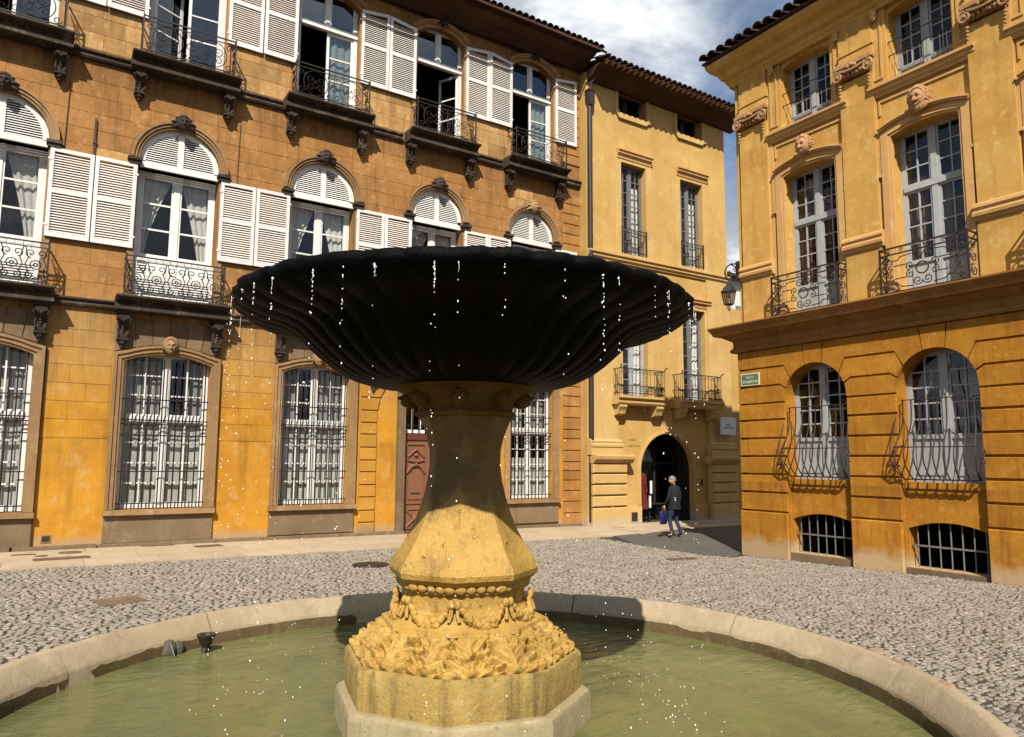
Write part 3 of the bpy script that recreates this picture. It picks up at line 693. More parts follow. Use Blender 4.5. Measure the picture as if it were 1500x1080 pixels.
    def rows(za, zb, ph, hwf):
        z = za; r_ = random.Random(int(za * 10)); k = 0
        while z < zb - .15:
            zt = min(z + ph, zb); bnd = []
            prev = None
            for i in range(6):
                L = (lambda zz: -3.55) if i == 0 else (lambda zz, i=i: BC[i - 1] + hwf(i - 1, zz)); Rr = (lambda zz: 14.42) if i == 5 else (lambda zz, i=i: BC[i] - hwf(i, zz))
                zz = [z + .006 + (zt - z - .012) * q / 4 for q in range(5)]
                l_ = [(L(q), q) for q in zz]; q_ = [(Rr(q), q) for q in zz]
                xa, xb = max(p[0] for p in l_), min(p[0] for p in q_)
                if xb - xa < .12: continue
                n = max(1, round((xb - xa) / .78)); cuts = [xa + (xb - xa) * (j + (r_.uniform(.3, .7) if k % 2 else r_.uniform(-.1, .1)) * (1 if 0 < j else 0)) / n for j in range(1, n)]
                edges = [l_] + [[(x, z + .006), (x, zt - .006)] for x in cuts] + [q_]
                for a, b in zip(edges[:-1], edges[1:]):
                    poly = [(p[0] + .008, p[1]) for p in a[:1]] + [(p[0] - .008, p[1]) for p in b] + [(p[0] + .008, p[1]) for p in a[::-1]]
                    poly = [(a[0][0] + .006, a[0][1])] + [(p[0] - .006, p[1]) for p in b] + [(p[0] + .006, p[1]) for p in a[::-1][:-1]]
                    blocks.append(poly)
            z = zt; k += 1
    def hw1(i, z):
        zc = z1f - H1[i]; ro = H1[i] + .215
        if z < zc: return H1[i] + .16
        return math.sqrt(max(0, ro * ro - (z - zc) ** 2)) if z < zc + ro else 0.0
    def hw2(i, z):
        h = H1[i] + .14
        return h if z < 15.5 else max(0, h * (1 - (z - 15.5) / .45))
    rows(5.82, 11.62, .415, hw1); rows(12.0, 16.1, .42, hw2)
    for i in range(6):                                 # faint courses showing on the upper part of the ground floor piers
        xa = -3.5 if i == 0 else BC[i - 1] + HG[i - 1] + .25; xb = 14.40 if i == 5 else BC[i] - HG[i] - .25
        if i == 4: continue
        if i == 3: xb = 7.30
        r_ = random.Random(i)
        for k, (za, zb) in enumerate(((2.55, 2.98), (2.98, 3.40), (3.40, 3.82), (3.82, 4.25), (4.25, 4.66), (4.66, 5.08), (5.08, 5.50))):
            n = 1 if xb - xa < .7 else 2; cut = [xa] + ([xa + (xb - xa) * (.36 if k % 2 else .62)] if n == 2 else []) + [xb]
            for a, b in zip(cut[:-1], cut[1:]): mb = MB(); mb.prism([(a + .006, za + .006), (b - .006, za + .006), (b - .006, zb - .006), (a + .006, zb - .006)], .002, -.007 - r_.random() * .003); part('pier_stone', mb, m_leftlow, T)
    blocks.sort(key=lambda p: -min(q[0] for q in p) if False else -(p[1][0] - p[0][0]))
    rest = MB()
    for k, poly in enumerate(blocks):
        if k < 300:
            mb = MB(); mb.prism(poly, .002, -.004 - random.random() * .005); part('stone_block', mb, m_leftpale if 12.0 < poly[0][1] < 13.0 or random.random() < .06 else m_left, T)
        else: rest.prism(poly, .002, -.011)
    part('stone_blocks', rest, m_left, T, kind='stuff')
    # ---- first floor
    rail_c = {}
    def rail_mesh(style):
        mb = MB(); W_ = 1.08; H = .98; D = .46
        mb.box(-W_, W_, -D - .015, -D + .015, H - .03, H); mb.box(-W_, W_, -D - .012, -D + .012, .05, .08); mb.box(-W_, W_, -D - .01, -D + .01, H - .14, H - .12)
        for s_ in (-1, 1):
            mb.box(s_ * W_ - .015, s_ * W_ + .015, -D, 0, H - .03, H); mb.box(s_ * W_ - .012, s_ * W_ + .012, -D, 0, .05, .08); mb.box(s_ * W_ - .016, s_ * W_ + .016, -D - .016, -D + .016, 0, H + .04)
        def put(path, ox, oz, side=None, r=.011):
            if side is None: mb.tube([(x + ox, -D, z + oz) for x, _, z in path], r, 4)
            else: mb.tube([(side * W_, -D / 2 + x, z + oz) for x, _, z in path], r, 4)
        if style == 0:
            for k in range(5):
                ox = (k - 2) * .43
                put(ring(0, .44, .10), ox, 0); put(ring(0, .44, .035), ox, 0, r=.014)
                for sx in (-1, 1):
                    put(spiral(sx * .10, .70, .10, .02, -PI / 2 if sx > 0 else -PI / 2, sx * 1.2), ox, 0); put(spiral(sx * .10, .20, .09, .02, PI / 2, -sx * 1.2), ox, 0)
                    put([(sx * .20, 0, .08), (sx * .14, 0, .30), (sx * .19, 0, .44), (sx * .14, 0, .58), (sx * .20, 0, .84)], ox, 0)
            for k in range(15): mb.box(-W_ + k * .154 - .004, -W_ + k * .154 + .004, -D - .004, -D + .004, H - .13, H - .02)
        else:
            for ox, w in ((-.52, .48), (.52, .48)):
                put(ring(0, .46, w * .72, .36, 22), ox, 0, r=.012)
                for sx in (-1, 1):
                    put(spiral(sx * .14, .55, .14, .025, PI if sx > 0 else 0, sx * 1.4), ox, 0); put(spiral(sx * .14, .30, .12, .02, PI if sx > 0 else 0, -sx * 1.3), ox, 0)
                    put(spiral(sx * .40, .72, .10, .02, 0, sx * 1.2), ox, 0); put(spiral(sx * .40, .18, .10, .02, 0, -sx * 1.2), ox, 0)
            put([(0, 0, .08), (0, 0, .86)], 0, 0); put(ring(0, .46, .09), 0, 0)
        for s_ in (-1, 1):
            for zc in (.25, .52, .76): put(spiral(0, zc, .13, .02, PI / 2, 1.5), 0, 0, s_, .012)
            put([(-.18, 0, .06), (.10, 0, .35), (-.10, 0, .6), (.18, 0, .85)], 0, 0, s_, .012)
        return mb.mesh('balcony_railing', m_iron)
    rails = [rail_mesh(0), rail_mesh(1)]
    # balcony slabs: moulded profile, shared by scaling along x
    prof = [(0, 0), (-.46, 0), (-.46, .10), (-.39, .115), (-.37, .16), (-.40, .21), (-.50, .25), (-.62, .275), (-.63, .30), (-.62, .325), (0, .34)]
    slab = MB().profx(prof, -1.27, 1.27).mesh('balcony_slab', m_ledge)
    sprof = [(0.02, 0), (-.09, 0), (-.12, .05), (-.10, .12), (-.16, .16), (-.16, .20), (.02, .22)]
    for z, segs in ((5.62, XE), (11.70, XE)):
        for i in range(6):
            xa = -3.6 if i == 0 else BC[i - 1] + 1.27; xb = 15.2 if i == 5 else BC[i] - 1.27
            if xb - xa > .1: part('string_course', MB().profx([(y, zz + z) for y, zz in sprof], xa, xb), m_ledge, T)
    leaf3 = lambda y: None
    for i, c in enumerate(BC):
        k = H1[i] / .94
        inst('balcony_slab', slab, T, (c, 0, 5.60), sc=(k, 1, 1)); inst('balcony_slab', slab, T, (c, 0, 11.68), sc=(k, 1, 1))
        inst('balcony_railing', rails[0], T, (c, -.04, 5.93), sc=(k * 1.02, 1, 1)); inst('balcony_railing', rails[1], T, (c, -.05, 12.01), sc=(k, 1.1, .97))
        for s_ in (-1, 1): inst('corbel', cb, T, (c + s_ * 1.05 * (1 if i < 2 else .975), -.02, 11.70), sc=(.9, .95, .82), label='dark carved corbel under the second floor balcony')
        # arched head: archivolt, imposts, louvred lunette
        zc = z1f - H1[i]; mb = MB(); n = 22
        for g0, g1, pr in ((0, .06, .04), (.06, .13, .075), (.13, .20, .11)):
            ra, rb = H1[i] + g0, H1[i] + g1
            A = [(c - ra * math.cos(PI * q / n), zc + ra * math.sin(PI * q / n)) for q in range(n + 1)]; B = [(c - rb * math.cos(PI * q / n), zc + rb * math.sin(PI * q / n)) for q in range(n + 1)]
            band(mb, A, B, .0, -pr)
        part('archivolt', mb, m_surround, T)
        for s_ in (-1, 1):
            mb = MB(); xa = c + s_ * (H1[i] + .10); mb.box(xa - .16, xa + .16, -.17, .05, 9.40, 9.47); mb.box(xa - .13, xa + .13, -.13, .05, 9.31, 9.40); part('impost', mb, m_dark, T)
            mb = MB(); xa = c + s_ * (H1[i] + .075); mb.box(xa - .075, xa + .075, -.05, .03, 5.95, 9.31); part('jamb_strip', mb, m_surround, T)
        mb = MB(); rr_ = H1[i] - .01; y0 = .07
        A = [(c - rr_ * math.cos(PI * q / n), zc + rr_ * math.sin(PI * q / n)) for q in range(n + 1)]; B = [(c - (rr_ - .13) * math.cos(PI * q / n), zc + (rr_ - .13) * math.sin(PI * q / n)) for q in range(n + 1)]
        band(mb, B, A, y0 + .05, y0); mb.box(c - rr_, c + rr_, y0 - .02, y0 + .05, 9.33, 9.47); mb.box(c - .07, c + .07, y0 - .012, y0 + .05, 9.47, z1f - .1)
        ln = inst('louvred_lunette', mb.mesh('louvred_lunette', m_white), T); mb = MB(); z = 9.49
        while z < z1f - .17:
            dx = math.sqrt(max(.0004, (rr_ - .12) ** 2 - max(0, z + .03 - zc) ** 2))
            for xa, xb in ((c - dx, c - .07), (c + .07, c + dx)):
                if xb - xa > .03: mb.add([(xa, y0 + .005, z), (xb, y0 + .005, z), (xb, y0 + .023, z + .027), (xa, y0 + .023, z + .027), (xa, y0 + .012, z - .004), (xb, y0 + .012, z - .004), (xb, y0 + .030, z + .023), (xa, y0 + .030, z + .023)], [(0, 1, 2, 3), (4, 7, 6, 5), (0, 4, 5, 1), (3, 2, 6, 7)])
            z += .058
        inst('slats', mb.mesh('slats', m_slat), ln, kind='stuff')
        inst('keystone_mask', msk2 if i != 4 else msk3, T, (c, -.06, z1f + .12), sc=(1.05, 1.0, 1.0), **({'label': 'pale new keystone mask over the last arched window'} if i == 4 else {}))
        # french window, louvred foot panel behind the railing, drawn curtains
        window(T, c, H1[i] - .015, 5.93, 9.34, .42, rows=(3,), cols=1, fr=.12, mull=.15, bar=.045, solid=1.05)
        hw = H1[i]
        pl, sl = shutter_meshes(2 * hw - .04, 1.10); o = inst('louvred_panel', pl, T, (c - hw + .02, .12, 5.95)); inst('slats', sl, o, kind='stuff')
        curtain(T, 0, 0, 7.05, 9.25, .54, mat=m_curt1, pull=lambda t_, c=c, hw=hw: (c - hw + .1, c - hw + .26 + .58 * t_ ** 1.6), n=26)
        curtain(T, 0, 0, 7.05, 9.25, .54, mat=m_curt1, pull=lambda t_, c=c, hw=hw: (c + hw - .34 - .50 * t_ ** 1.3, c + hw - .1), n=26)
        gap = .9
        def leafw(i, side, base):
            j = i + side
            return .90 if not 0 <= j < 5 else (abs(BC[j] - BC[i]) - base[i] - base[j]) / 2 - .012
        bs = [h + .035 for h in H1]
        for side in (-1, 1):
            w_ = leafw(i, side, bs)
            shutter(T, c + side * bs[i], 7.18, w_, 2.13, mirror=side < 0, y=-.055 - random.uniform(0, .015), rz=random.uniform(-.012, .012))
            shutter(T, c + side * (bs[i] - .02), 13.14, leafw(i, side, [b - .02 for b in bs]), 2.40, mirror=side < 0, slope=.10, y=-.055 - random.uniform(0, .015), rz=random.uniform(-.02, .02))
        # second floor: segmental hood, frame, half-open casements
        hw = H1[i] - .03; mb = MB()
        a, b = frame_outline(c, hw, 12.02, 15.42, .34, .12); band(mb, a, b, 0, -.05)
        o1 = arc(c, hw + .12, 15.46, .40, 14, 0); o2 = arc(c, hw + .12, 15.46, .40, 14, .10); band(mb, o1, o2, 0, -.13); o3 = arc(c, hw + .12, 15.46, .40, 14, .04); band(mb, o3, o2, -.13, -.16)
        part('window_surround', mb, m_orn, T); inst('keystone_mask', msk2, T, (c, -.09, 15.92), sc=(.72, .9, .72))
        window(T, c, hw, 14.62, 15.80, .22, rows=(1,), cols=1, fr=.08, mull=.12, bar=.03, gl=m_sky_glass)
        mb = MB(); mb.box(c - hw, c - hw + .10, .17, .27, 12.0, 14.62); mb.box(c + hw - .10, c + hw, .17, .27, 12.0, 14.62); mb.box(c - hw, c + hw, .13, .27, 14.56, 14.64); part('casement_frame', mb, m_white, T)
        lw = hw - .10
        def leaf(x0, ang, mir):
            e = bpy.data.meshes.new('window_leaf'); mb = MB(); s_ = -1 if mir else 1; L = lambda a, b: (min(s_ * a, s_ * b), max(s_ * a, s_ * b))
            bx = lambda a, b, za, zb: mb.box(*L(a, b), -.02, .025, za, zb)
            bx(0, .075, 0, 2.55); bx(lw - .075, lw, 0, 2.55); bx(.075, lw - .075, 0, .42); bx(.075, lw - .075, 2.47, 2.55)
            for q in (1, 2): zz = .42 + 2.05 * q / 3; bx(.075, lw - .075, zz - .02, zz + .02)
            o = inst('window_leaf', mb.mesh('window_leaf', m_white), T, (x0, .22, 12.0), (0, 0, ang))
            for q in range(3): inst('pane', pane_mesh(lw - .14, 2.05 / 3 - .03, m_sky_glass), o, (s_ * lw / 2, .003, .42 + 2.05 * (q + .5) / 3))
            return o
        leaf(c - hw + .10, R(78 if i not in (1,) else 28), False)
        if i == 3: leaf(c + hw - .10, R(-62), True)
        else: leaf(c + hw - .10, R(-3), True)
        if i in (2, 4): curtain(T, c + .12, c + hw - .12, 12.1, 14.55, .36, n=22)
    # ---- eaves and roof
    mb = MB(); mb.profx([(.05, 15.98), (-.22, 15.98), (-.26, 16.06), (-.48, 16.10), (-.52, 16.2), (-.92, 16.28), (-.98, 16.46), (.05, 16.46)], -3.6, 15.25); part('eaves', mb, m_soffit, T)
    rf = MB(); rf.add([(-3.6, -1.06, 16.50), (15.5, -1.06, 16.50), (15.5, 3.6, 18.0), (-3.6, 3.6, 18.0), (-3.6, 7.2, 16.4), (15.5, 7.2, 16.4), (15.5, -1.06, 16.42), (-3.6, -1.06, 16.42)], [(0, 1, 2, 3), (3, 2, 5, 4), (0, 7, 6, 1)]); rf.add([(15.5, -1.06, 16.42), (15.5, 3.6, 17.92), (15.5, 3.6, 18.0), (15.5, -1.06, 16.50)], [(0, 1, 2, 3)])
    roof = part('roof', rf, m_tile, T)
    tm = tile_mesh()
    n = 0; x = -3.5
    while x < 15.6:
        for r_ in range(2 if x > 6 else 1): inst('roof_tile', tm, roof, (x, -1.10 + r_ * .36, 16.52 + r_ * .36 * .322 + random.uniform(-.01, .015)), (math.atan(.322), 0, random.uniform(-.04, .04)))
        x += .245; n += 1
    mb = MB(); mb.tube([(-3.6, -1.12, 16.40), (15.55, -1.12, 16.36)], .045, 6); part('gutter', mb, m_soffit, T)
    return T
def tile_mesh():
    mb = MB(); n = 7; L = .46; vs = []
    for y, ra in ((0, .115), (L, .095)):
        for rr_ in (ra, ra - .016):
            for k in range(n + 1): a = PI * k / n; vs.append((rr_ * math.cos(a), y, rr_ * math.sin(a) * .85))
    m_ = n + 1; fs = []
    for k in range(n): fs += [(k, k + 1, 2 * m_ + k + 1, 2 * m_ + k), (m_ + k, 3 * m_ + k, 3 * m_ + k + 1, m_ + k + 1), (k, m_ + k, m_ + k + 1, k + 1)]
    mb.add(vs, fs); return mb.mesh('roof_tile', m_tile)
townhouse()

# ------------------------------------------------------------------ middle: pale yellow gateway house
def gateway_house():
    T = thing('gateway_house', 'pale yellow rendered house with arched gateway and two small attic windows', 'building', (0, YM, 0))
    X0, X1 = 15.2, 22.32; CX = (17.38, 20.36); XM = 18.9
    mb = MB()
    wall_panel(mb, X0, X1, -.3, 4.0, opening(18.9, 1.33, -.3, 1.82, 1.31, 22), .24)
    for k, c in enumerate(CX):
        a, b = ((X0, XM), (XM, X1))[k]
        wall_panel(mb, a, b, 4.0, 9.0, opening(c, .60, 4.36, 7.86, 0), .34); wall_panel(mb, a, b, 9.0, 14.0, opening(c, .60, 9.50, 12.92, 0), .34); wall_panel(mb, a, b, 14.0, 15.9, opening(c, .69, 14.74, 15.66, 0), .5)
    part('front_wall', mb, m_mid, T)
    mb = MB(); mb.box(X1 - .2, X1, .01, 8, -.3, 15.9); mb.box(X0, X1, 7.8, 8, -.3, 15.9); mb.box(X0, X0 + .2, .01, 7.8, -.3, 15.9); part('side_wall', mb, m_mid, T)
    mb = MB(); mb.box(X1 + .002, 25.5, .03, 8, -.3, 8.2); part('side_wing', mb, m_mid, T)
    mb = MB()
    for z in (4.0, 8.9, 14.0, 15.8): mb.box(X0 + .2, X1 - .2, .56, 7.8, z, z + .1)
    mb.box(X0 + .2, X1 - .2, 2.6, 2.7, 4.1, 15.8); mb.box(XM - .05, XM + .05, .6, 2.6, 4.1, 15.8); mb.box(17.2, 17.4, .245, 7.8, -.3, 4); mb.box(20.5, 20.7, .245, 7.8, -.3, 4); mb.box(17.4, 20.5, 2.6, 2.7, -.3, 4); part('interior_partition', mb, m_dark_in, T)
    # pilasters on rusticated pedestals
    for (xa, xb, xp0, xp1) in ((15.25, 16.50, 15.22, 16.72), (21.05, 22.30, 20.95, 22.32)):
        mb = MB(); mb.box(xa, xb, -.10, 0, 2.86, 9.12); part('pilaster', mb, m_midtrim, T)
        mb = MB(); mb.profx([(0, 2.32), (-.22, 2.32), (-.22, 2.56), (-.25, 2.60), (-.25, 2.68), (-.18, 2.72), (-.20, 2.78), (-.14, 2.86), (0, 2.86)], xa - .06, xb + .08); part('pilaster_base', mb, m_midtrim, T)
        mb = MB(); mb.profx([(0, 2.04), (-.30, 2.04), (-.34, 2.10), (-.44, 2.18), (-.46, 2.28), (-.44, 2.32), (0, 2.32)], xp0 - (0 if xp0 < 16 else .12), xp1 + (.22 if xp0 < 16 else 0)); part('pedestal_cap', mb, m_midtrim, T)
        mb = MB(); mb.box(xp0 + .03, xp1 - .03, -.19, 0, -.3, 2.04); part('pedestal', mb, m_midtrim, T)
        zz = [-.3, .585, .965, 1.34, 1.70, 2.04]
        for a, b in zip(zz[:-1], zz[1:]):
            mb = MB(); mb.prism([(xp0, a + .022), (xp1, a + .022), (xp1, b - .022), (xp0, b - .022)], -.18, -.30, ch=.035); part('rusticated_stone', mb, m_midtrim, T)
    mb = MB(); mb.profx([(0, 9.12), (-.06, 9.12), (-.08, 9.18), (-.13, 9.22), (-.13, 9.30), (-.19, 9.34), (-.19, 9.40), (0, 9.44)], X0, X1 + .0); part('string_course', mb, m_midtrim, T)
    for xa, xb in ((16.8, 17.58), (20.22, 20.94)):
        mb = MB(); mb.box(xa, xb, -.05, 0, -.3, .58); part('plinth', mb, m_midtrim, T)
    mb = MB(); ins = [(18.9 - 1.33, .6)] + arc(18.9, 1.33, 1.82, 1.31, 22) + [(18.9 + 1.33, .6)]; o = arc(18.9, 1.33, 1.82, 1.31, 22, .10); band(mb, ins, [(18.9 - 1.43, .6)] + o + [(18.9 + 1.43, .6)], 0, -.035); part('archivolt', mb, m_midtrim, T)
    mb = MB(); mb.prism([(18.74, 3.16), (19.06, 3.16), (19.16, 3.95), (18.64, 3.95)], 0, -.07, ch=.015); part('keystone', mb, m_midtrim, T)
    for k, c in enumerate(CX):
        for zb, zt in ((9.5, 12.92), (4.36, 7.86)):
            mb = MB(); band(mb, [(c - .6, zb), (c - .6, zt), (c + .6, zt), (c + .6, zb)], [(c - .88, zb), (c - .88, zt + .28), (c + .88, zt + .28), (c + .88, zb)], 0, -.035)
            part('window_surround', mb, m_midtrim, T)
            mb = MB(); mb.profx([(0, zt + .12), (-.06, zt + .12), (-.08, zt + .22), (-.15, zt + .28), (-.15, zt + .34), (-.20, zt + .38), (-.20, zt + .43), (0, zt + .46)], c - .80, c + .86); part('window_hood', mb, m_rtrim, T)
        mb = MB(); mb.box(c - .86, c + .86, -.09, 0, 9.40, 9.50); part('window_sill', mb, m_midtrim, T)
        window(T, c, .6, 9.5, 12.92, .24, rows=(7,), cols=2, mat=m_sash, fr=.06, mull=.11, bar=.028)
        curtain(T, c + .12, c + .52, 9.55, 12.2, .36, n=14); curtain(T, c - .52, c - .25, 9.55, 12.4, .38, n=12)
        window(T, c, .6, 4.36, 7.86, .24, rows=(6,), cols=1, mat=m_sash if k else m_greyw, fr=.07, mull=.13, bar=.03)
        curtain(T, 0, 0, 4.4, 7.6, .36, pull=lambda t_, c=c: (c + .14 + .22 * t_, c + .55), n=16); curtain(T, 0, 0, 4.4, 7.6, .36, pull=lambda t_, c=c: (c - .55, c - .40 - .1 * (1 - t_)), n=14)
        mb = MB(); n = 9
        for q in range(n): x = c - .57 + q * 1.14 / (n - 1); mb.tube([(x, -.05, 9.52), (x, -.05, 10.45)], .012, 5)
        for z in (9.62, 10.32, 10.45): mb.box(c - .6, c + .6, -.062, -.038, z - .012, z + .012)
        mb.box(c - .61, c - .585, -.06, 0, 9.55, 10.5); mb.box(c + .585, c + .61, -.06, 0, 9.55, 10.5); part('window_guard', mb, m_iron, T)
        # attic window: shouldered sill
        mb = MB(); y0, y1 = 0, -.09
        mb.prism([(c - .70, 14.56), (c + .62, 14.56), (c + .74, 14.66), (c + .86, 14.70), (c + .86, 14.86), (c + .76, 14.88), (c + .66, 14.76), (c - .66, 14.76), (c - .74, 14.88), (c - .86, 14.98), (c - .90, 14.86), (c - .80, 14.70)], y0, y1); part('window_sill', mb, m_midtrim, T)
        [part('window_surround', MB().box(*((c - .84, c - .69) if s_ < 0 else (c + .69, c + .84)), -.03, 0, 14.86, 15.7), m_midtrim, T) for s_ in (-1, 1)]
        window(T, c, .69, 14.74, 15.66, .40, rows=(2,), cols=1, mat=m_ink, fr=.06, mull=.08, gl=m_glass2)
        # balcony on two brackets
        cb_ = 17.32 + 2.92 * k; mb = MB(); mb.profx([(0, 4.06), (-.42, 4.06), (-.46, 4.12), (-.46, 4.24), (-.54, 4.28), (-.54, 4.36), (0, 4.38)], cb_ - 1.13, cb_ + 1.13)
        b_ = inst('balcony', mb.mesh('balcony', m_midtrim if not k else m_midtrim), T)
        for s_ in (-1, 1):
            mb = MB(); x = cb_ + s_ * .86; mb.profx([(0, 4.06), (-.40, 4.06), (-.42, 3.98), (-.34, 3.86), (-.30, 3.74), (-.20, 3.70), (0, 3.66)], x - .17, x + .17); inst('bracket', mb.mesh('bracket', m_midtrim), b_)
        mb = MB(); W_ = 1.02; D = .48
        for z in (4.46, 4.72, 5.30): mb.box(cb_ - W_, cb_ + W_, -D - .012, -D + .012, z - .014, z + .014); [mb.box(cb_ + s_ * W_ - .012, cb_ + s_ * W_ + .012, -D, 0, z - .014, z + .014) for s_ in (-1, 1)]
        for q in range(13): x = cb_ - W_ + q * 2 * W_ / 12; mb.tube([(x, -D, 4.38), (x, -D, 5.30)], .012, 4)
        for q in range(12): x = cb_ - W_ + (q + .5) * 2 * W_ / 12; mb.tube(spiral(x, 4.59, .10, .02, 0, 1.5, 12, -D), .010, 4); mb.tube(ring(x, 5.2, .06, n=10, y=-D), .008, 4)
        for q in range(1, 5):
            for s_ in (-1, 1): mb.tube([(cb_ + s_ * W_, -D * q / 5, 4.38), (cb_ + s_ * W_, -D * q / 5, 5.3)], .012, 4)
        for s_ in (-1, 1): mb.tube([(cb_ + s_ * (W_ + .06), -D - .10, 5.42), (cb_ + s_ * (W_ + .02), -D - .02, 5.38), (cb_ + s_ * W_, -D, 5.3)], .022, 5)
        inst('balcony_railing', mb.mesh('balcony_railing', m_iron), b_)
    # eaves: bare render cove, pale tile ends, dark tiles
    mb = MB(); mb.profx([(.05, 15.55), (-.10, 15.55), (-.30, 15.66), (-.52, 15.84), (-.84, 15.90), (.05, 15.95)], X0 + .05, X1 + .45); part('eaves', mb, m_soffit, T)
    rf = MB(); rf.add([(X0, -.96, 15.94), (X1 + .5, -.96, 15.94), (X1 + .6, 4, 17.5), (X0, 4, 17.5), (X0, 8.3, 15.9), (X1 + .6, 8.3, 15.9)], [(0, 1, 2, 3), (3, 2, 5, 4)]); roof = part('roof', rf, m_tile, T)
    tm = tile_mesh(); mb = MB(); vs = []
    for k in range(8): a = PI + PI * k / 7; vs.append((.09 * math.cos(a), 0, .07 * math.sin(a)))
    mb.add(vs + [(x * .9, .30, z + .0) for x, y, z in vs], [(k, k + 1, 9 + k, 8 + k) for k in range(7)]); em = mb.mesh('channel_tile', m_tilepale, recalc=False)
    x = X0 + .12
    while x < X1 + .5:
        for r_ in range(2): inst('roof_tile', tm, roof, (x, -1.08 + r_ * .36, 15.97 + r_ * .36 * .317 + random.uniform(-.008, .012)), (.307, 0, random.uniform(-.04, .04)))
        inst('channel_tile', em, roof, (x + .132, -1.03, 15.955 + random.uniform(-.006, .006))); x += .265
    return T
GW = gateway_house()

def passage():
    """things seen through the gateway: a glazed shop front with clothes behind it"""
    T = thing('shop_front', 'dark glazed shop front set inside the arched gateway', 'shop front', (18.9, YM + 1.05, 0))
    mb = MB()
    for x in (-1.42, -.42, .30, 1.30): mb.box(x - .04, x + .04, -.04, .04, -.06, 3.2)
    for z in (-.02, .22, 2.06, 2.62, 3.16): mb.box(-1.46, 1.46, -.035, .035, z - .04, z + .04)
    part('frame', mb, m_ink, T)
    for x0, x1 in ((-1.38, -.46), (-.38, .26), (.34, 1.26)):
        for z0, z1 in ((.26, 2.02), (2.10, 2.58), (2.66, 3.12)): inst('pane', pane_mesh(x1 - x0, z1 - z0, m_glass2), T, ((x0 + x1) / 2, 0, (z0 + z1) / 2))
    mb = MB(); mb.box(-.85, -.25, -.10, -.05, 2.16, 2.36); part('fascia_board', mb, m_signw, T); mb = MB(); mb.box(-.86, -.30, -.10, -.05, 2.62, 2.80); part('fascia_board', mb, m_signb, T)
    mb = MB(); mb.box(-1.4, .15, -.12, -.05, 2.86, 3.0); part('blind', mb, m_ink, T)
    k = tag(part('clothes_rack', MB().tube([(17.66, YM + .62, -.05), (17.66, YM + .62, 1.78), (18.42, YM + .62, 1.78), (18.42, YM + .62, -.05)], .015, 6), m_iron, None), 'iron clothes rail standing inside the gateway holding red coats', 'clothes rack')
    names = ('dark red coat hanging nearest the left jamb of the gateway', 'middle dark red coat on the rail inside the gateway', 'dark red coat on the rail nearest the shop door')
    for i in range(3):
        x = 17.80 + .23 * i; mb = MB(); n = 12; vs = []
        for j, (t_, w, d) in enumerate(((0, .02, .02), (.04, .10, .05), (.10, .20, .08), (.45, .17, .08), (1.0, .21, .10), (1.30, .23, .11))):
            for q in range(n): a = 2 * PI * q / n; vs.append((w * .62 * math.cos(a) + .012 * math.sin(5 * a) * j, d * 1.6 * math.sin(a), 1.70 - t_))
        mb.add(vs, [(j * n + q, j * n + (q + 1) % n, (j + 1) * n + (q + 1) % n, (j + 1) * n + q) for j in range(5) for q in range(n)] + [tuple(range(n)), tuple(5 * n + q for q in range(n))])
        for s_ in (-1, 1): mb.tube([(s_ * .10, 0, 1.58), (s_ * .15, .02, 1.3), (s_ * .14, -.05, 1.0)], .045, 6)
        o = part('red_coat', mb, m_redcloth, None, True); o.location = (x, YM + .62, 0); o.rotation_euler = (0, 0, R(70 + 8 * i)); tag(o, names[i], 'coat', 'red coats on the rail in the gateway')
        part('hanger', MB().tube([(0, 0, 1.68), (0, 0, 1.76), (.02, 0, 1.80), (.0, 0, 1.82)], .006, 4), m_iron, o)
    for i, (x, z0, z1, lab) in enumerate(((18.50, .95, 1.42, 'upper pale price board beside the red coats'), (18.44, .45, .88, 'lower pale price board beside the red coats'))):
        mb = MB(); mb.box(x - .05, x + .05, YM + .45, YM + .47, z0, z1); tag(part('display_board', mb, m_signw, None), lab, 'board', 'pale boards in the gateway')
    mb = MB(); mb.box(18.5, 19.2, YM + .55, YM + .95, .56, .60); [mb.box(x - .02, x + .02, YM + .57 + y, YM + .61 + y, -.05, .56) for x in (18.53, 19.17) for y in (0, .32)]
    tag(part('display_table', mb, m_iron, None), 'small dark table standing in front of the shop door in the gateway', 'table')
passage()

